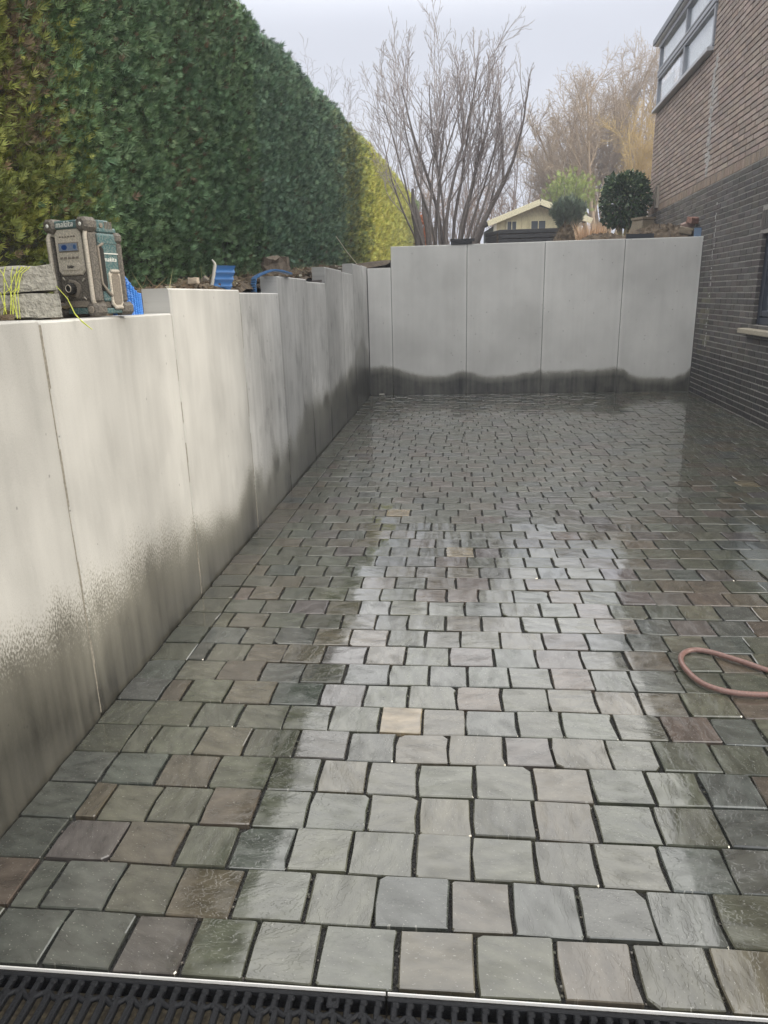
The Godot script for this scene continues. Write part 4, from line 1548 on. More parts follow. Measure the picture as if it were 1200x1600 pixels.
func trees() -> void:
	rng.seed = 504
	# many-stemmed bare tree behind the end wall
	var t := thing("bare_tree", "bare multi stemmed grey tree spreading like a vase behind the end wall", "tree", Vector3(-0.10, 1.95, -12.5))
	var twig := MB.new()
	var cfg := {"segs": [9, 7, 5, 3], "taper": [0.30, 0.35, 0.45, 0.6], "min_r": 0.0034, "wob": [0.12, 0.17, 0.2, 0.22], "up": [0.02, 0.08, 0.10, 0.10], "sides": [7, 5, 4, 3], "main": 1, "levels": 4, "kids": [6, 6, 7, 0], "from": [0.28, 0.2, 0.2, 0.0], "angle": [0.42, 0.5, 0.6, 0.0], "ratio": [0.52, 0.46, 0.36, 0.0], "rr": [0.6, 0.6, 0.65, 0.0]}
	var stems := 16
	for i in stems:
		var u := -1.0 + 2.0 * i / (stems - 1.0)
		var b := MB.new()
		var base := Vector3(u * 0.36 + R(-0.05, 0.05), -0.1, R(-0.25, 0.25))
		var lean := u * 0.30 + R(-0.06, 0.06)
		var L := (2.85 - 0.75 * u * u) * R(0.84, 1.03)
		grow(b, twig, base, Vector3(lean, 1, R(-0.2, 0.2)).normalized(), L, R(0.020, 0.036), 0, cfg)
		put("stem", b.mesh(), M.bark, t)
	# cut stumps low in the clump
	for i in 3:
		var b := MB.new()
		var x := [-0.40, -0.28, -0.46][i] as float
		b.tube(PackedVector3Array([Vector3(x, -0.1, 0.1), Vector3(x - 0.05, 0.4, 0.12), Vector3(x - 0.10, 0.62, 0.1), Vector3(x - 0.15 + i * 0.02, 0.80 + 0.1 * (i % 3), 0.1)]), PackedFloat32Array([0.06, 0.05, 0.042, 0.022]), 8)
		put("stump", b.mesh(), M.bark, t)
	# the limb that leans out to the right
	var lb := MB.new()
	lb.tube(PackedVector3Array([Vector3(0.36, 0.0, 0.0), Vector3(0.52, 0.38, 0.0), Vector3(0.72, 0.75, 0.02), Vector3(0.88, 1.05, 0.02)]), PackedFloat32Array([0.05, 0.045, 0.038, 0.034]), 8, false)
	var c2 := cfg.duplicate()
	c2.kids = [4, 4, 4, 0]
	c2.up = [0.10, 0.08, 0.1, 0.1]
	grow(lb, twig, Vector3(0.87, 1.03, 0.02), Vector3(0.05, 1, 0), 1.3, 0.026, 0, c2)
	grow(lb, twig, Vector3(0.88, 1.05, 0.02), Vector3(0.55, 0.9, 0), 1.45, 0.028, 0, c2)
	put("stem", lb.mesh(), M.bark, t)
	stuff(put("twigs", twig.mesh(), mat(Color(0.36, 0.32, 0.31), 0.8), t))

	var wb := mat(Color(0.42, 0.33, 0.235), 0.85)
	var gold := mat(Color(0.50, 0.37, 0.17), 0.85)
	# curly willow far behind the shed
	var w := thing("willow_tree", "tall bare golden brown willow behind the laurel and the house corner", "tree", Vector3(5.6, 2.8, -30.0))
	var wc := {"segs": [12, 9, 7, 4], "taper": [0.22, 0.3, 0.4, 0.5], "min_r": 0.006, "wob": [0.12, 0.2, 0.28, 0.35], "up": [0.06, 0.10, 0.07, 0.02], "sides": [6, 4, 3, 3], "main": 2, "levels": 4, "kids": [13, 11, 8, 0], "from": [0.22, 0.15, 0.1, 0.0], "angle": [0.75, 0.7, 0.7, 0.0], "ratio": [0.40, 0.5, 0.55, 0.0], "rr": [0.5, 0.55, 0.6, 0.0]}
	var big := MB.new()
	twig = MB.new()
	var limbs := [[-1.2, -0.46, 4.4], [-0.7, -0.36, 5.1], [-0.4, -0.26, 5.6], [0.0, -0.12, 6.2], [0.2, 0.02, 5.9], [0.5, 0.12, 6.4], [0.9, 0.22, 6.1], [1.4, 0.36, 5.4], [-1.5, -0.75, 3.8], [1.9, 0.5, 4.8], [-1.0, -0.55, 4.7], [0.3, -0.2, 5.7], [-0.8, -0.66, 4.3], [-0.2, -0.42, 5.2]]
	for l in limbs:
		grow(big, twig, Vector3(l[0] * 0.45, -0.3, R(-0.6, 0.6)), Vector3(l[1], 1, R(-0.2, 0.2)), l[2], 0.13, 0, wc)
	put("trunk", big.mesh(), wb, w)
	stuff(put("twigs", twig.mesh(), wb, w))
	# golden twiggy tree in front of its right side
	var gt := thing("golden_tree", "lower bushy tree with golden twigs beside the house corner", "tree", Vector3(6.0, 2.5, -24.0))
	big = MB.new()
	twig = MB.new()
	var gc := wc.duplicate()
	gc.kids = [9, 8, 7, 0]
	for i in 7:
		grow(big, twig, Vector3(R(-0.3, 0.3), -0.3, R(-0.3, 0.3)), Vector3(-0.45 + i * 0.12, 1, R(-0.3, 0.3)), R(3.0, 3.9), 0.06, 0, gc)
	put("trunk", big.mesh(), gold, gt)
	stuff(put("twigs", twig.mesh(), gold, gt))
	# brown thicket left of the shed
	var th := thing("thicket", "brown bare thicket behind the multi stemmed tree, left of the shed", "thicket", Vector3(0.5, 2.5, -28.0))
	big = MB.new()
	twig = MB.new()
	var tc := wc.duplicate()
	tc.kids = [8, 7, 5, 0]
	for i in 11:
		grow(big, twig, Vector3(-1.6 + i * 0.36, -0.3, R(-0.5, 0.5)), Vector3(R(-0.35, 0.35), 1, R(-0.3, 0.3)), R(2.0, 3.2), 0.04, 0, tc)
	put("stems", big.mesh(), mat(Color(0.26, 0.18, 0.13), 0.85), th)
	stuff(put("twigs", twig.mesh(), mat(Color(0.28, 0.20, 0.145), 0.85), th))
	# thin bare trees whose tips show over the hedge
	var pale := mat(Color(0.24, 0.20, 0.185), 0.85)
	var spots := [[-4.6, -34.0, 6.9, "bare tree tip showing over the middle of the hedge top"], [-2.1, -37.0, 5.0, "pale bare tree showing over the far hedge end, left of the multi stemmed tree"], [3.2, -40.0, 6.2, "distant bare tree rising between the multi stemmed tree and the willow"], [0.6, -44.0, 6.0, "faint distant bare tree straight behind the multi stemmed tree"]]
	for s in spots:
		var f := thing("bare_tree", s[3], "tree", Vector3(s[0], 2.9, s[1]))
		big = MB.new()
		twig = MB.new()
		for i in 4:
			grow(big, twig, Vector3(R(-0.2, 0.2), -0.3, R(-0.2, 0.2)), Vector3(-0.22 + i * 0.15, 1, R(-0.15, 0.15)), s[2] * R(0.85, 1.0), 0.07, 0, tc)
		put("trunk", big.mesh(), pale, f)
		stuff(put("twigs", twig.mesh(), pale, f))


# ---------------------------------------------------------------- things along the top of the left wall
func wall_top_things() -> void:
	rng.seed = 505
	# two split stone blocks tied with yellow twine
	var sm := mat(Color(0.43, 0.415, 0.365), 0.85, {"tex": tex.stone, "tri": 5.0, "bump": tex.bump, "depth": 0.5})
	var yaw := 0.52
	var ex := Vector3(cos(yaw), 0, -sin(yaw))
	var corner := Vector3(-1.205, 0, -2.17)
	var ez := Vector3(sin(yaw), 0, cos(yaw))
	for i in 2:
		var c := corner - ex * (0.155 + 0.004 * i) - ez * 0.075
		var o := put("stone_block", rock(Vector3(0.31, [0.072, 0.073][i], 0.15), 80 + i), sm, self, Vector3(c.x, [1.296, 1.371][i], c.z))
		o.rotation = Vector3(0, yaw, [0.0, 0.03][i])
		tag(o, ["rough grey stone block lying on the left wall, under another block", "rough grey stone block, upper one of two tied beside the radio"][i], "stone block", "stone blocks on the left wall")
	var tw := MB.new()
	var fc := corner + ez * 0.008
	for i in 9:
		var s := 0.115 + i * 0.006 + R(-0.004, 0.004)
		var sl := R(-0.045, 0.02)
		var pts := PackedVector3Array()
		for q in [[0.0, 1.408], [0.35, 1.388], [0.62, 1.345], [0.8, 1.335], [1.0, 1.262]]:
			pts.append(fc - ex * (s + sl * (1.0 - q[0]) * 2.0) + ez * R(0.0, 0.006) + Vector3(0, q[1] + R(-0.002, 0.002), 0))
		tw.tube(pts, PackedFloat32Array([0.0011, 0.0011, 0.0011, 0.0011, 0.0011]), 5)
		tw.tube(PackedVector3Array([fc - ex * (s + sl * 2.0) + Vector3(0, 1.408, 0), fc - ex * (s + sl * 2.0) - ez * 0.165 + Vector3(0, 1.412, 0)]), PackedFloat32Array([0.0011, 0.0011]), 5)
	var p0 := fc + Vector3(0, 0, 0)
	for i in 2:
		var pts := PackedVector3Array([p0 - ex * 0.004 + Vector3(0, 1.352, 0), p0 + ex * 0.022 + ez * 0.01 + Vector3(0, 1.315, 0), p0 + ex * 0.036 + ez * 0.02 + Vector3(0, 1.272 - i * 0.004, 0), p0 + ex * (0.052 - i * 0.006) + ez * 0.055 + Vector3(0, 1.245 + i * 0.01, 0), p0 + ex * 0.078 + ez * 0.062 + Vector3(0, 1.222, 0)])
		tw.tube(pts, PackedFloat32Array([0.0012, 0.0012, 0.0012, 0.0012, 0.0012]), 5)
	var o := put("twine", tw.mesh(), mat(Color(0.62, 0.68, 0.10), 0.6), self)
	tag(o, "bright yellow green twine tied round the stone blocks, its end hanging over the wall", "twine")

	# blue dimpled sheets
	var blue := Color(0.045, 0.21, 0.62)
	# roll end behind the radio
	var h := thing("dimpled_sheet", "bright blue dimpled sheet roll standing behind the radio", "drainage sheet", Vector3(-1.262, 1.235, -2.76))
	var b := MB.new()
	var dm := MB.new()
	for i in 14:
		var a0 := -0.9 + i * 0.20
		var a1 := a0 + 0.20
		var h0 := 0.178 - 0.080 * smoothstep(0.1, 1.5, a0)
		var h1 := 0.178 - 0.080 * smoothstep(0.1, 1.5, a1)
		for j in 8:
			var r0 := 0.052 + (0.003 if j % 2 else 0.0)
			var r1 := 0.052 + (0.0 if j % 2 else 0.003)
			b.quad(Vector3(sin(a0) * r0, h0 * j / 8.0, cos(a0) * r0), Vector3(sin(a1) * r0, h1 * j / 8.0, cos(a1) * r0), Vector3(sin(a1) * r1, h1 * (j + 1) / 8.0, cos(a1) * r1), Vector3(sin(a0) * r1, h0 * (j + 1) / 8.0, cos(a0) * r1))
			for q in 2:
				var am := (a0 + a1) / 2
				frustum(dm, Vector3(sin(am) * 0.053, (h0 + h1) / 2 * (j + 0.25 + 0.5 * q) / 8.0, cos(am) * 0.053), Vector3(sin(am), 0, cos(am)), 0.0042, 0.0028, 0.0045)
	for j in 14:
		var a0 := -0.9 + j * 0.20
		b.quad(Vector3(sin(a0) * 0.046, 0.0, cos(a0) * 0.046), Vector3(sin(a0 + 0.2) * 0.046, 0.0, cos(a0 + 0.2) * 0.046), Vector3(sin(a0 + 0.2) * 0.046, 0.09, cos(a0 + 0.2) * 0.046), Vector3(sin(a0) * 0.046, 0.09, cos(a0) * 0.046))
	put("sheet", b.mesh(), mat(blue, 0.38), h)
	stuff(put("dimples", dm.mesh(), mat(Color(0.10, 0.32, 0.80), 0.35), h))

	# curved strip standing in the soil
	var bluem := mat(Color(0.05, 0.17, 0.42), 0.4)
	h = thing("dimpled_sheet", "curved blue sheet strip with a pale edge standing up behind the wall", "drainage sheet", Vector3(-1.30, 1.32, -4.02))
	b = MB.new()
	var pe := MB.new()
	var st0 := Vector3(0.42, 0, -0.55).normalized()
	for j in 9:
		var t0 := j / 9.0
		var t1 := (j + 1) / 9.0
		var f0 := Vector3(-0.075 + 0.07 * sqrt(t0), t0 * 0.165, 0.0) + st0 * 0.0
		var f1 := Vector3(-0.075 + 0.07 * sqrt(t1), t1 * 0.165, 0.0) + st0 * 0.0
		var wv := 0.006 if j % 2 else -0.004
		b.quad(f0 + Vector3(wv, 0, wv), f0 + st0 * 0.13 + Vector3(wv, 0, wv), f1 + st0 * 0.13 - Vector3(wv, 0, wv), f1 - Vector3(wv, 0, wv))
		var o2 := Vector3(-0.008, 0, 0.004)
		b.quad(f0 + st0 * 0.13 + o2, f0 + o2, f1 + o2, f1 + st0 * 0.13 + o2)
		pe.tube(PackedVector3Array([f0 + o2 * 0.5, f1 + o2 * 0.5]), PackedFloat32Array([0.0095, 0.0095]), 6)
	pe.tube(PackedVector3Array([Vector3(-0.008, 0.16, 0), Vector3(-0.010, 0.178, 0.002), Vector3(-0.022, 0.196, 0.004)]), PackedFloat32Array([0.0095, 0.007, 0.003]), 6)
	put("sheet", b.mesh(), bluem, h)
	put("pale_edge", pe.mesh(), mat(Color(0.62, 0.60, 0.55), 0.6), h)

	# old concrete post with a blue strip hung over it
	var post := put("concrete_post", rock(Vector3(0.20, 0.36, 0.20), 91), mat(Color(0.30, 0.245, 0.19), 0.92, {"tex": tex.grain, "tri": 6.0, "bump": tex.bump, "depth": 0.8}), self, Vector3(-1.40, 1.43, -5.80))
	post.rotation.y = 0.35
	tag(post, "old brown concrete post stub standing behind the wall step", "post")
	h = thing("dimpled_sheet", "dark blue dimpled sheet bent over the wall step in front of the post", "drainage sheet", Vector3(-1.22, 1.345, -4.80))
	b = MB.new()
	dm = MB.new()
	var path := [Vector3(-0.085, 0.0, 0.10), Vector3(-0.085, 0.045, 0.10), Vector3(-0.080, 0.088, 0.09), Vector3(-0.055, 0.108, 0.05), Vector3(-0.02, 0.128, -0.02), Vector3(0.0, 0.140, -0.10), Vector3(0.03, 0.136, -0.22), Vector3(0.055, 0.122, -0.38)]
	var wd := Vector3(0.045, 0.0, 0.055)
	for j in path.size() - 1:
		var a: Vector3 = path[j]
		var c: Vector3 = path[j + 1]
		var nn := (c - a).cross(wd).normalized()
		b.quad(a, a + wd, c + wd, c)
		b.quad(a + wd + nn * 0.006, a + nn * 0.006, c + nn * 0.006, c + wd + nn * 0.006)
		b.quad(a + wd, a + wd + nn * 0.006, c + wd + nn * 0.006, c + wd)
		var L := (c - a).length()
		for k in int(maxf(2, L / 0.014)):
			for q in 4:
				frustum(dm, a.lerp(c, (k + 0.5) / int(maxf(2, L / 0.014))) + wd * ((q + 0.5) / 4.0), -nn, 0.0048, 0.0032, 0.006)
	put("sheet", b.mesh(), mat(Color(0.04, 0.13, 0.29), 0.42), h)
	stuff(put("dimples", dm.mesh(), mat(Color(0.06, 0.17, 0.36), 0.42), h))

	# clods, crumbs and dead twigs on the soil strip
	var where: Array[Transform3D] = []
	var tint := PackedColorArray()
	for i in 2600:
		var z := R(-9.6, -1.2)
		var x := R(-1.64, -1.30)
		var s := R(0.006, 0.022) * (2.0 if rng.randf() < 0.06 else 1.0)
		where.append(Transform3D(Basis.from_euler(rv() * 3.0).scaled(Vector3(s, s * R(0.5, 1.0), s * R(0.7, 1.4))), Vector3(x, ground_y(x, z) + 0.012 + R(-0.01, 0.015), z)))
		tint.append(vary(Color(0.15, 0.11, 0.07) if rng.randf() < 0.85 else Color(0.32, 0.28, 0.22), 0.35))
	var cl := swarm("soil_clods", rock(Vector3(1.6, 1.4, 1.6), 95), mat(Color.WHITE, 0.95, {"vc": true, "tex": tex.grain, "tri": 1.0}), self, where, tint)
	tag(cl, "brown soil crumbs and clods between the left wall and the hedge", "soil")
	where = []
	tint = PackedColorArray()
	for i in 900:
		var z := R(-9.6, -1.2)
		var x := R(-1.68, -1.32)
		where.append(Transform3D(along(Vector3(R(-1, 1), R(-0.1, 0.7), R(-1, 1))).scaled(Vector3.ONE * R(0.05, 0.16)), Vector3(x, ground_y(x, z) + 0.01, z)))
		tint.append(vary(Color(0.26, 0.18, 0.10) if rng.randf() < 0.7 else Color(0.34, 0.30, 0.16), 0.3))
	var lt := swarm("dead_litter", tex.blade, M.dry, self, where, tint)
	tag(lt, "dead grass and hedge litter lying on the soil under the hedge", "litter")
	# a pale stick leaning in the far corner
	o = put("stick", tube_mesh([Vector3(-1.44, 2.02, -9.2), Vector3(-1.36, 1.86, -9.5), Vector3(-1.27, 1.72, -9.75)], 0.0045), mat(Color(0.55, 0.50, 0.38), 0.8), self)
	tag(o, "thin pale stick leaning against the hedge above the far left corner", "stick")
	o = put("pebble", rock(Vector3(0.05, 0.03, 0.04), 97), mat(Color(0.5, 0.42, 0.33), 0.9), self, Vector3(-1.33, 1.40, -3.72))
	tag(o, "small pale pebble on the soil left of the curved blue strip", "stone")
	o = put("stone_chip", rock(Vector3(0.07, 0.012, 0.05), 98), mat(Color(0.45, 0.43, 0.39), 0.9), self, Vector3(-0.99, 0.012, -9.80))
	tag(o, "flat pale stone chip lying on the paving in the far left corner", "stone")
	o = put("stone_chip", rock(Vector3(0.09, 0.03, 0.05), 99), mat(Color(0.10, 0.09, 0.085), 0.8), self, Vector3(-1.22, 1.442, -6.56))
	tag(o, "small dark stone on the left wall just before its third step", "stone")


func tube_mesh(p: Array, r: float) -> ArrayMesh:
	var b := MB.new()
	var rad := PackedFloat32Array()
	for i in p.size():
		rad.append(r)
	b.tube(PackedVector3Array(p), rad, 7)
	return b.mesh()


# ---------------------------------------------------------------- site radio
func words(text: String, size: float, mt: Material, parent: Node, at: Vector3, turn := 0.0, slant := 0.0, called := "lettering") -> void:
	var f := SystemFont.new()
	f.font_names = PackedStringArray(["Droid Sans"])
	f.font_weight = 700
	var t := TextMesh.new()
	t.font = f
	t.text = text
	t.font_size = 48
	t.pixel_size = size / 48.0
	t.depth = 0.0012
	var o := put(called, t, mt, parent, at)
	o.basis = Basis(Vector3.UP, turn) * Basis(Vector3(1, 0, 0), Vector3(slant, 1, 0), Vector3(0, 0, 1))


func oct(x0: float, y0: float, x1: float, y1: float, c: float) -> PackedVector2Array:
	return PackedVector2Array([Vector2(x0 + c, y0), Vector2(x1 - c, y0), Vector2(x1, y0 + c), Vector2(x1, y1 - c), Vector2(x1 - c, y1), Vector2(x0 + c, y1), Vector2(x0, y1 - c), Vector2(x0, y0 + c)])


func radio() -> void:
	rng.seed = 506
	var r := thing("site_radio", "dusty teal and black site radio with a round knob standing on the left wall", "radio", Vector3(-1.234, 1.262, -2.436))
	r.rotation.y = -0.315
	var rubber := mat(Color(0.075, 0.068, 0.060), 0.75, {"tex": tex.dust, "tri": 12.0})
	rubber.albedo_texture = null
	rubber.detail_enabled = true
	rubber.detail_blend_mode = BaseMaterial3D.BLEND_MODE_MIX
	rubber.detail_albedo = solid(Color(0.27, 0.24, 0.20))
	rubber.detail_mask = tex.dust
	var dust := mat(Color(0.80, 0.725, 0.605), 0.85, {"tex": tex.grain, "tri": 12.0})
	var dust2 := mat(Color(0.34, 0.295, 0.24), 0.8, {"tex": tex.grain, "tri": 14.0})
	var teal := mat(Color(0.025, 0.115, 0.125), 0.5, {"tri": 12.0})
	teal.detail_enabled = true
	teal.detail_blend_mode = BaseMaterial3D.BLEND_MODE_MIX
	teal.detail_albedo = solid(Color(0.27, 0.28, 0.26))
	teal.detail_mask = tex.dust
	var white := mat(Color(0.75, 0.75, 0.70), 0.6)
	var dark := mat(Color(0.035, 0.033, 0.030), 0.6, {"tex": tex.grain, "tri": 12.0})
	var pipe := mat(Color(0.62, 0.565, 0.475), 0.55, {"tex": tex.grain, "tri": 14.0})
	# local axes: x along the front, y up, z out of the front
	var W := 0.093
	var D := 0.080
	var b := MB.new()
	b.box(Vector3(0, 0.138, -0.006), Vector3(0.150, 0.250, 0.138), 0.012)
	put("body", b.mesh(), rubber, r)
	b = MB.new()
	b.box(Vector3(0.0, 0.268, -0.03), Vector3(0.150, 0.018, 0.085), 0.005)
	put("top_cover", b.mesh(), teal, r)
	# front: beige panel, display, buttons
	b = MB.new()
	b.prism(oct(-0.062, 0.128, 0.052, 0.272, 0.014), 0.060, 0.069, 0.003)
	var fp := put("front_panel", b.mesh(), dust, r)
	b = MB.new()
	b.box(Vector3(-0.004, 0.2155, 0.0695), Vector3(0.088, 0.030, 0.004), 0.0015)
	put("display_frame", b.mesh(), dust2, fp)
	b = MB.new()
	b.box(Vector3(-0.004, 0.2155, 0.0715), Vector3(0.080, 0.023, 0.002), 0.0)
	var disp := mat(Color(0.16, 0.24, 0.40), 0.25, {"tri": 22.0})
	disp.detail_enabled = true
	disp.detail_blend_mode = BaseMaterial3D.BLEND_MODE_MIX
	disp.detail_albedo = solid(Color(0.42, 0.39, 0.34))
	disp.detail_mask = tex.dust
	put("display", b.mesh(), disp, r)
	put("smear", blob_disc(Vector3(-0.020, 0.2155, 0.0730), 0.013, 0.008), mat(Color(0.02, 0.07, 0.24), 0.3), r)
	put("smear", blob_disc(Vector3(0.025, 0.2155, 0.0730), 0.007, 0.007), mat(Color(0.05, 0.12, 0.27), 0.3), r)
	for i in 5:
		put("button", null_box(Vector3(-0.040 + i * 0.017, 0.183, 0.070), Vector3(0.013, 0.007, 0.004), 0.0015), dust2, fp)
	for i in 6:
		put("button", null_box(Vector3(-0.036 + i * 0.0125, 0.248, 0.0695), Vector3(0.008, 0.0045, 0.003), 0.001), dust2, fp)
	b = MB.new()
	b.prism(oct(-0.046, 0.143, 0.040, 0.166, 0.009), 0.066, 0.0715, 0.002)
	put("label_plate", b.mesh(), dust, fp)
	words("DAB+", 0.0125, dark, fp, Vector3(-0.003, 0.1545, 0.0722))
	# lower front with the knob
	b = MB.new()
	b.prism(oct(-0.060, 0.050, 0.052, 0.126, 0.008), 0.058, 0.0655, 0.002)
	put("knob_panel", b.mesh(), rubber, r)
	b = MB.new()
	var ring := PackedVector2Array()
	for k in 16:
		var rr := 0.030 if k % 4 else 0.036
		ring.append(Vector2(-0.010 + cos(TAU * k / 16 + 0.4) * rr, 0.086 + sin(TAU * k / 16 + 0.4) * rr * 0.9))
	b.prism(ring, 0.064, 0.0695, 0.002)
	put("knob_surround", b.mesh(), dust2, r)
	b = MB.new()
	var k1 := PackedVector2Array()
	for k in 28:
		var rr := 0.0195 if k % 2 else 0.0175
		k1.append(Vector2(-0.012 + cos(TAU * k / 28) * rr, 0.086 + sin(TAU * k / 28) * rr))
	b.prism(k1, 0.066, 0.088, 0.003)
	var kn := put("knob", b.mesh(), dark, r)
	b = MB.new()
	var pts := PackedVector3Array()
	var rad := PackedFloat32Array()
	for k in 21:
		pts.append(Vector3(-0.012 + cos(TAU * k / 20) * 0.0115, 0.086 + sin(TAU * k / 20) * 0.0115, 0.0885))
		rad.append(0.0016)
	b.tube(pts, rad, 6)
	put("knob_ring", b.mesh(), dust, kn)
	for q in [[-0.047, 0.118], [0.038, 0.113], [-0.044, 0.058], [0.036, 0.054]]:
		b = MB.new()
		b.box(Vector3(q[0], q[1], 0.067), Vector3(0.014, 0.005, 0.004), 0.0015, Basis(Vector3(0, 0, 1), -0.8 if q[0] * (q[1] - 0.086) < 0 else 0.8))
		put("rib", b.mesh(), pipe, r)
	b = MB.new()
	b.prism(oct(-0.058, 0.026, 0.050, 0.046, 0.006), 0.058, 0.068, 0.002)
	put("lower_bar", b.mesh(), dust2, r)
	b = MB.new()
	b.prism(oct(-0.052, 0.004, 0.046, 0.024, 0.003), 0.050, 0.066, 0.002)
	put("foot_bar", b.mesh(), teal, r)
	# top bar with the maker's name
	b = MB.new()
	b.box(Vector3(-0.004, 0.284, 0.058), Vector3(0.100, 0.026, 0.030), 0.004)
	var tb := put("handle_bar", b.mesh(), teal, r)
	words("makita", 0.0225, white, tb, Vector3(-0.005, 0.2845, 0.0735), 0.0, 0.22)
	# roll bars on the front corners
	for s in [-1.0, 1.0]:
		b = MB.new()
		var x: float = s * 0.078
		b.tube(PackedVector3Array([Vector3(x - s * 0.012, 0.255, 0.060), Vector3(x, 0.258, 0.072), Vector3(x + s * 0.002, 0.245, 0.078), Vector3(x + s * 0.002, 0.050, 0.078), Vector3(x, 0.036, 0.072), Vector3(x - s * 0.012, 0.030, 0.060)]), PackedFloat32Array([0.007, 0.0075, 0.0075, 0.0075, 0.0075, 0.007]), 10)
		put("roll_bar", b.mesh(), pipe, r)
		b = MB.new()
		b.box(Vector3(s * 0.083, 0.15, 0.056), Vector3(0.018, 0.215, 0.032), 0.005)
		put("side_rail", b.mesh(), rubber, r)
	# corner bumpers
	for s in [-1.0, 1.0]:
		for z in [0.058, -0.066]:
			for y in [0.018, 0.282]:
				if y > 0.1 and z < 0.0:
					continue
				b = MB.new()
				var o := oct(-0.024, -0.022, 0.024, 0.022, 0.012)
				b.xf = Transform3D(Basis(), Vector3(s * 0.071, y, z))
				b.prism(o, -0.022, 0.024, 0.007)
				var bm := put("bumper", b.mesh(), rubber, r)
				b = MB.new()
				var c := PackedVector2Array()
				for k in 12:
					c.append(Vector2(s * 0.071 + cos(TAU * k / 12) * (0.006 if y > 0.1 else 0.012), y + sin(TAU * k / 12) * (0.006 if y > 0.1 else 0.012)))
				if z > 0.0:
					b.prism(c, z + 0.020, z + 0.0265, 0.0015)
					put("boss", b.mesh(), white if y > 0.1 else dust2, bm)
	for s in [-1.0, 1.0]:
		b = MB.new()
		b.box(Vector3(s * 0.076, 0.245, -0.066), Vector3(0.030, 0.036, 0.036), 0.010)
		put("bumper", b.mesh(), rubber, r)
		b = MB.new()
		b.box(Vector3(s * 0.079, 0.135, -0.068), Vector3(0.016, 0.19, 0.022), 0.006)
		put("side_rail", b.mesh(), rubber, r)
	# right side, turned to the paving: teal panel, grip recess, battery cover
	b = MB.new()
	b.box(Vector3(0.0765, 0.150, -0.016), Vector3(0.010, 0.215, 0.084), 0.004)
	put("side_panel", b.mesh(), teal, r)
	b = MB.new()
	b.box(Vector3(0.0790, 0.2385, -0.018), Vector3(0.008, 0.030, 0.088), 0.003)
	put("side_band", b.mesh(), teal, r)
	put("side_stripe", null_box(Vector3(0.0822, 0.195, -0.024), Vector3(0.002, 0.0035, 0.066), 0.0), white, r)
	words("makita", 0.017, white, r, Vector3(0.0818, 0.176, -0.020), PI / 2, 0.15)
	b = MB.new()
	b.xf = Transform3D(Basis(Vector3(0, 0, -1), Vector3(0, 1, 0), Vector3(1, 0, 0)), Vector3.ZERO)
	b.prism(oct(-0.036, 0.075, -0.006, 0.222, 0.012), 0.078, 0.0835, 0.002)
	put("grip_recess", b.mesh(), dark, r)
	b = MB.new()
	b.tube(PackedVector3Array([Vector3(0.083, 0.225, 0.008), Vector3(0.086, 0.215, 0.034), Vector3(0.086, 0.100, 0.034), Vector3(0.086, 0.072, 0.010), Vector3(0.085, 0.060, -0.006)]), PackedFloat32Array([0.005, 0.005, 0.005, 0.005, 0.005]), 8)
	put("grip_rim", b.mesh(), dust2, r)
	b = MB.new()
	b.xf = Transform3D(Basis(Vector3(0, 0, -1), Vector3(0, 1, 0), Vector3(1, 0, 0)), Vector3.ZERO)
	b.prism(oct(0.002, 0.022, 0.052, 0.142, 0.010), 0.079, 0.0875, 0.003)
	var bc := put("battery_cover", b.mesh(), dust, r)
	b = MB.new()
	b.xf = Transform3D(Basis(Vector3(0, 0, -1), Vector3(0, 1, 0), Vector3(1, 0, 0)), Vector3.ZERO)
	b.prism(oct(0.009, 0.032, 0.046, 0.132, 0.008), 0.086, 0.0895, 0.001)
	put("cover_panel", b.mesh(), dust2, bc)
	for y in [0.139, 0.022]:
		put("latch", null_box(Vector3(0.088, y, -0.027), Vector3(0.012, 0.012, 0.040), 0.004), pipe, bc)
	put("foot_strip", null_box(Vector3(0.078, 0.012, -0.012), Vector3(0.012, 0.018, 0.090), 0.003), teal, r)
	# block on top of the rear edge, with ribs
	b = MB.new()
	b.xf = Transform3D(Basis(Vector3(0, 0, -1), Vector3(0, 1, 0), Vector3(1, 0, 0)), Vector3(0, 0, 0))
	b.prism(PackedVector2Array([Vector2(-0.010, 0.262), Vector2(0.062, 0.262), Vector2(0.056, 0.290), Vector2(0.040, 0.300), Vector2(-0.010, 0.300)]), 0.040, 0.072, 0.004)
	var cb := put("carry_handle", b.mesh(), teal, r)
	for i in 5:
		put("rib", null_box(Vector3(0.0735, 0.281, -0.024 - i * 0.007), Vector3(0.004, 0.030, 0.003), 0.001), dust2, cb)
	b = MB.new()
	var cc := PackedVector2Array()
	for k in 12:
		cc.append(Vector2(0.006 + cos(TAU * k / 12) * 0.008, 0.283 + sin(TAU * k / 12) * 0.008))
	b.xf = Transform3D(Basis(Vector3(0, 0, -1), Vector3(0, 1, 0), Vector3(1, 0, 0)), Vector3.ZERO)
	b.prism(cc, 0.070, 0.0755, 0.001)
	put("pivot", b.mesh(), dust2, cb)


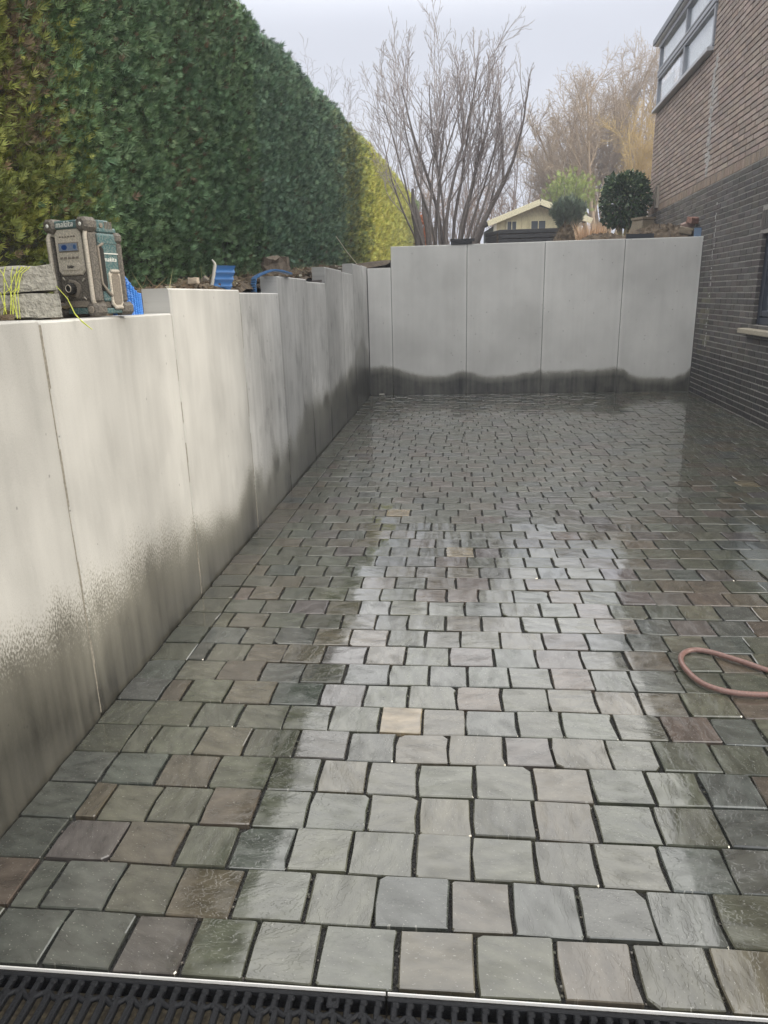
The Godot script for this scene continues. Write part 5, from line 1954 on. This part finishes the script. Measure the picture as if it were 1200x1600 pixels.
func blob_disc(at: Vector3, rx: float, ry: float) -> ArrayMesh:
	var b := MB.new()
	for k in 14:
		var a0 := TAU * k / 14
		var a1 := TAU * (k + 1) / 14
		b.tri(at, at + Vector3(cos(a0) * rx, sin(a0) * ry, 0), at + Vector3(cos(a1) * rx, sin(a1) * ry, 0))
	return b.mesh()


func solid(c: Color) -> Texture2D:
	var im := Image.create(4, 4, false, Image.FORMAT_RGB8)
	im.fill(c.linear_to_srgb())
	return ImageTexture.create_from_image(im)


# ---------------------------------------------------------------- hose
func hose() -> void:
	var ctrl := PackedVector3Array([Vector3(2.05, 0.013, -1.80), Vector3(1.55, 0.013, -2.03), Vector3(1.20, 0.013, -2.27), Vector3(1.094, 0.013, -2.324), Vector3(1.015, 0.013, -2.395), Vector3(0.944, 0.013, -2.452), Vector3(0.885, 0.013, -2.468), Vector3(0.835, 0.013, -2.430), Vector3(0.812, 0.013, -2.360), Vector3(0.826, 0.013, -2.262), Vector3(0.862, 0.013, -2.205), Vector3(0.925, 0.013, -2.170), Vector3(1.03, 0.013, -2.162), Vector3(1.35, 0.013, -2.20), Vector3(1.75, 0.013, -2.36), Vector3(2.2, 0.013, -2.75)])
	var cv := Curve3D.new()
	for i in ctrl.size():
		var d := (ctrl[mini(i + 1, ctrl.size() - 1)] - ctrl[maxi(i - 1, 0)]) / 6.0
		cv.add_point(ctrl[i], -d, d)
	var pts := PackedVector3Array()
	var rad := PackedFloat32Array()
	var L := cv.get_baked_length()
	for i in 160:
		pts.append(cv.sample_baked(L * i / 159.0, true) + Vector3(sin(i * 0.37) * 0.0016, absf(sin(i * 0.23)) * 0.0016 - 0.001, cos(i * 0.29) * 0.0016))
		rad.append(0.0096 + 0.0003 * sin(i * 0.9))
	var b := MB.new()
	b.tube(pts, rad, 12)
	var o := put("garden_hose", b.mesh(), mat(Color(0.285, 0.165, 0.142), 0.36, {"tex": tex.grain, "tri": 9.0, "bump": tex.bump, "depth": 0.04}))
	tag(o, "copper brown garden hose lying in a loop on the paving at the right edge", "hose")
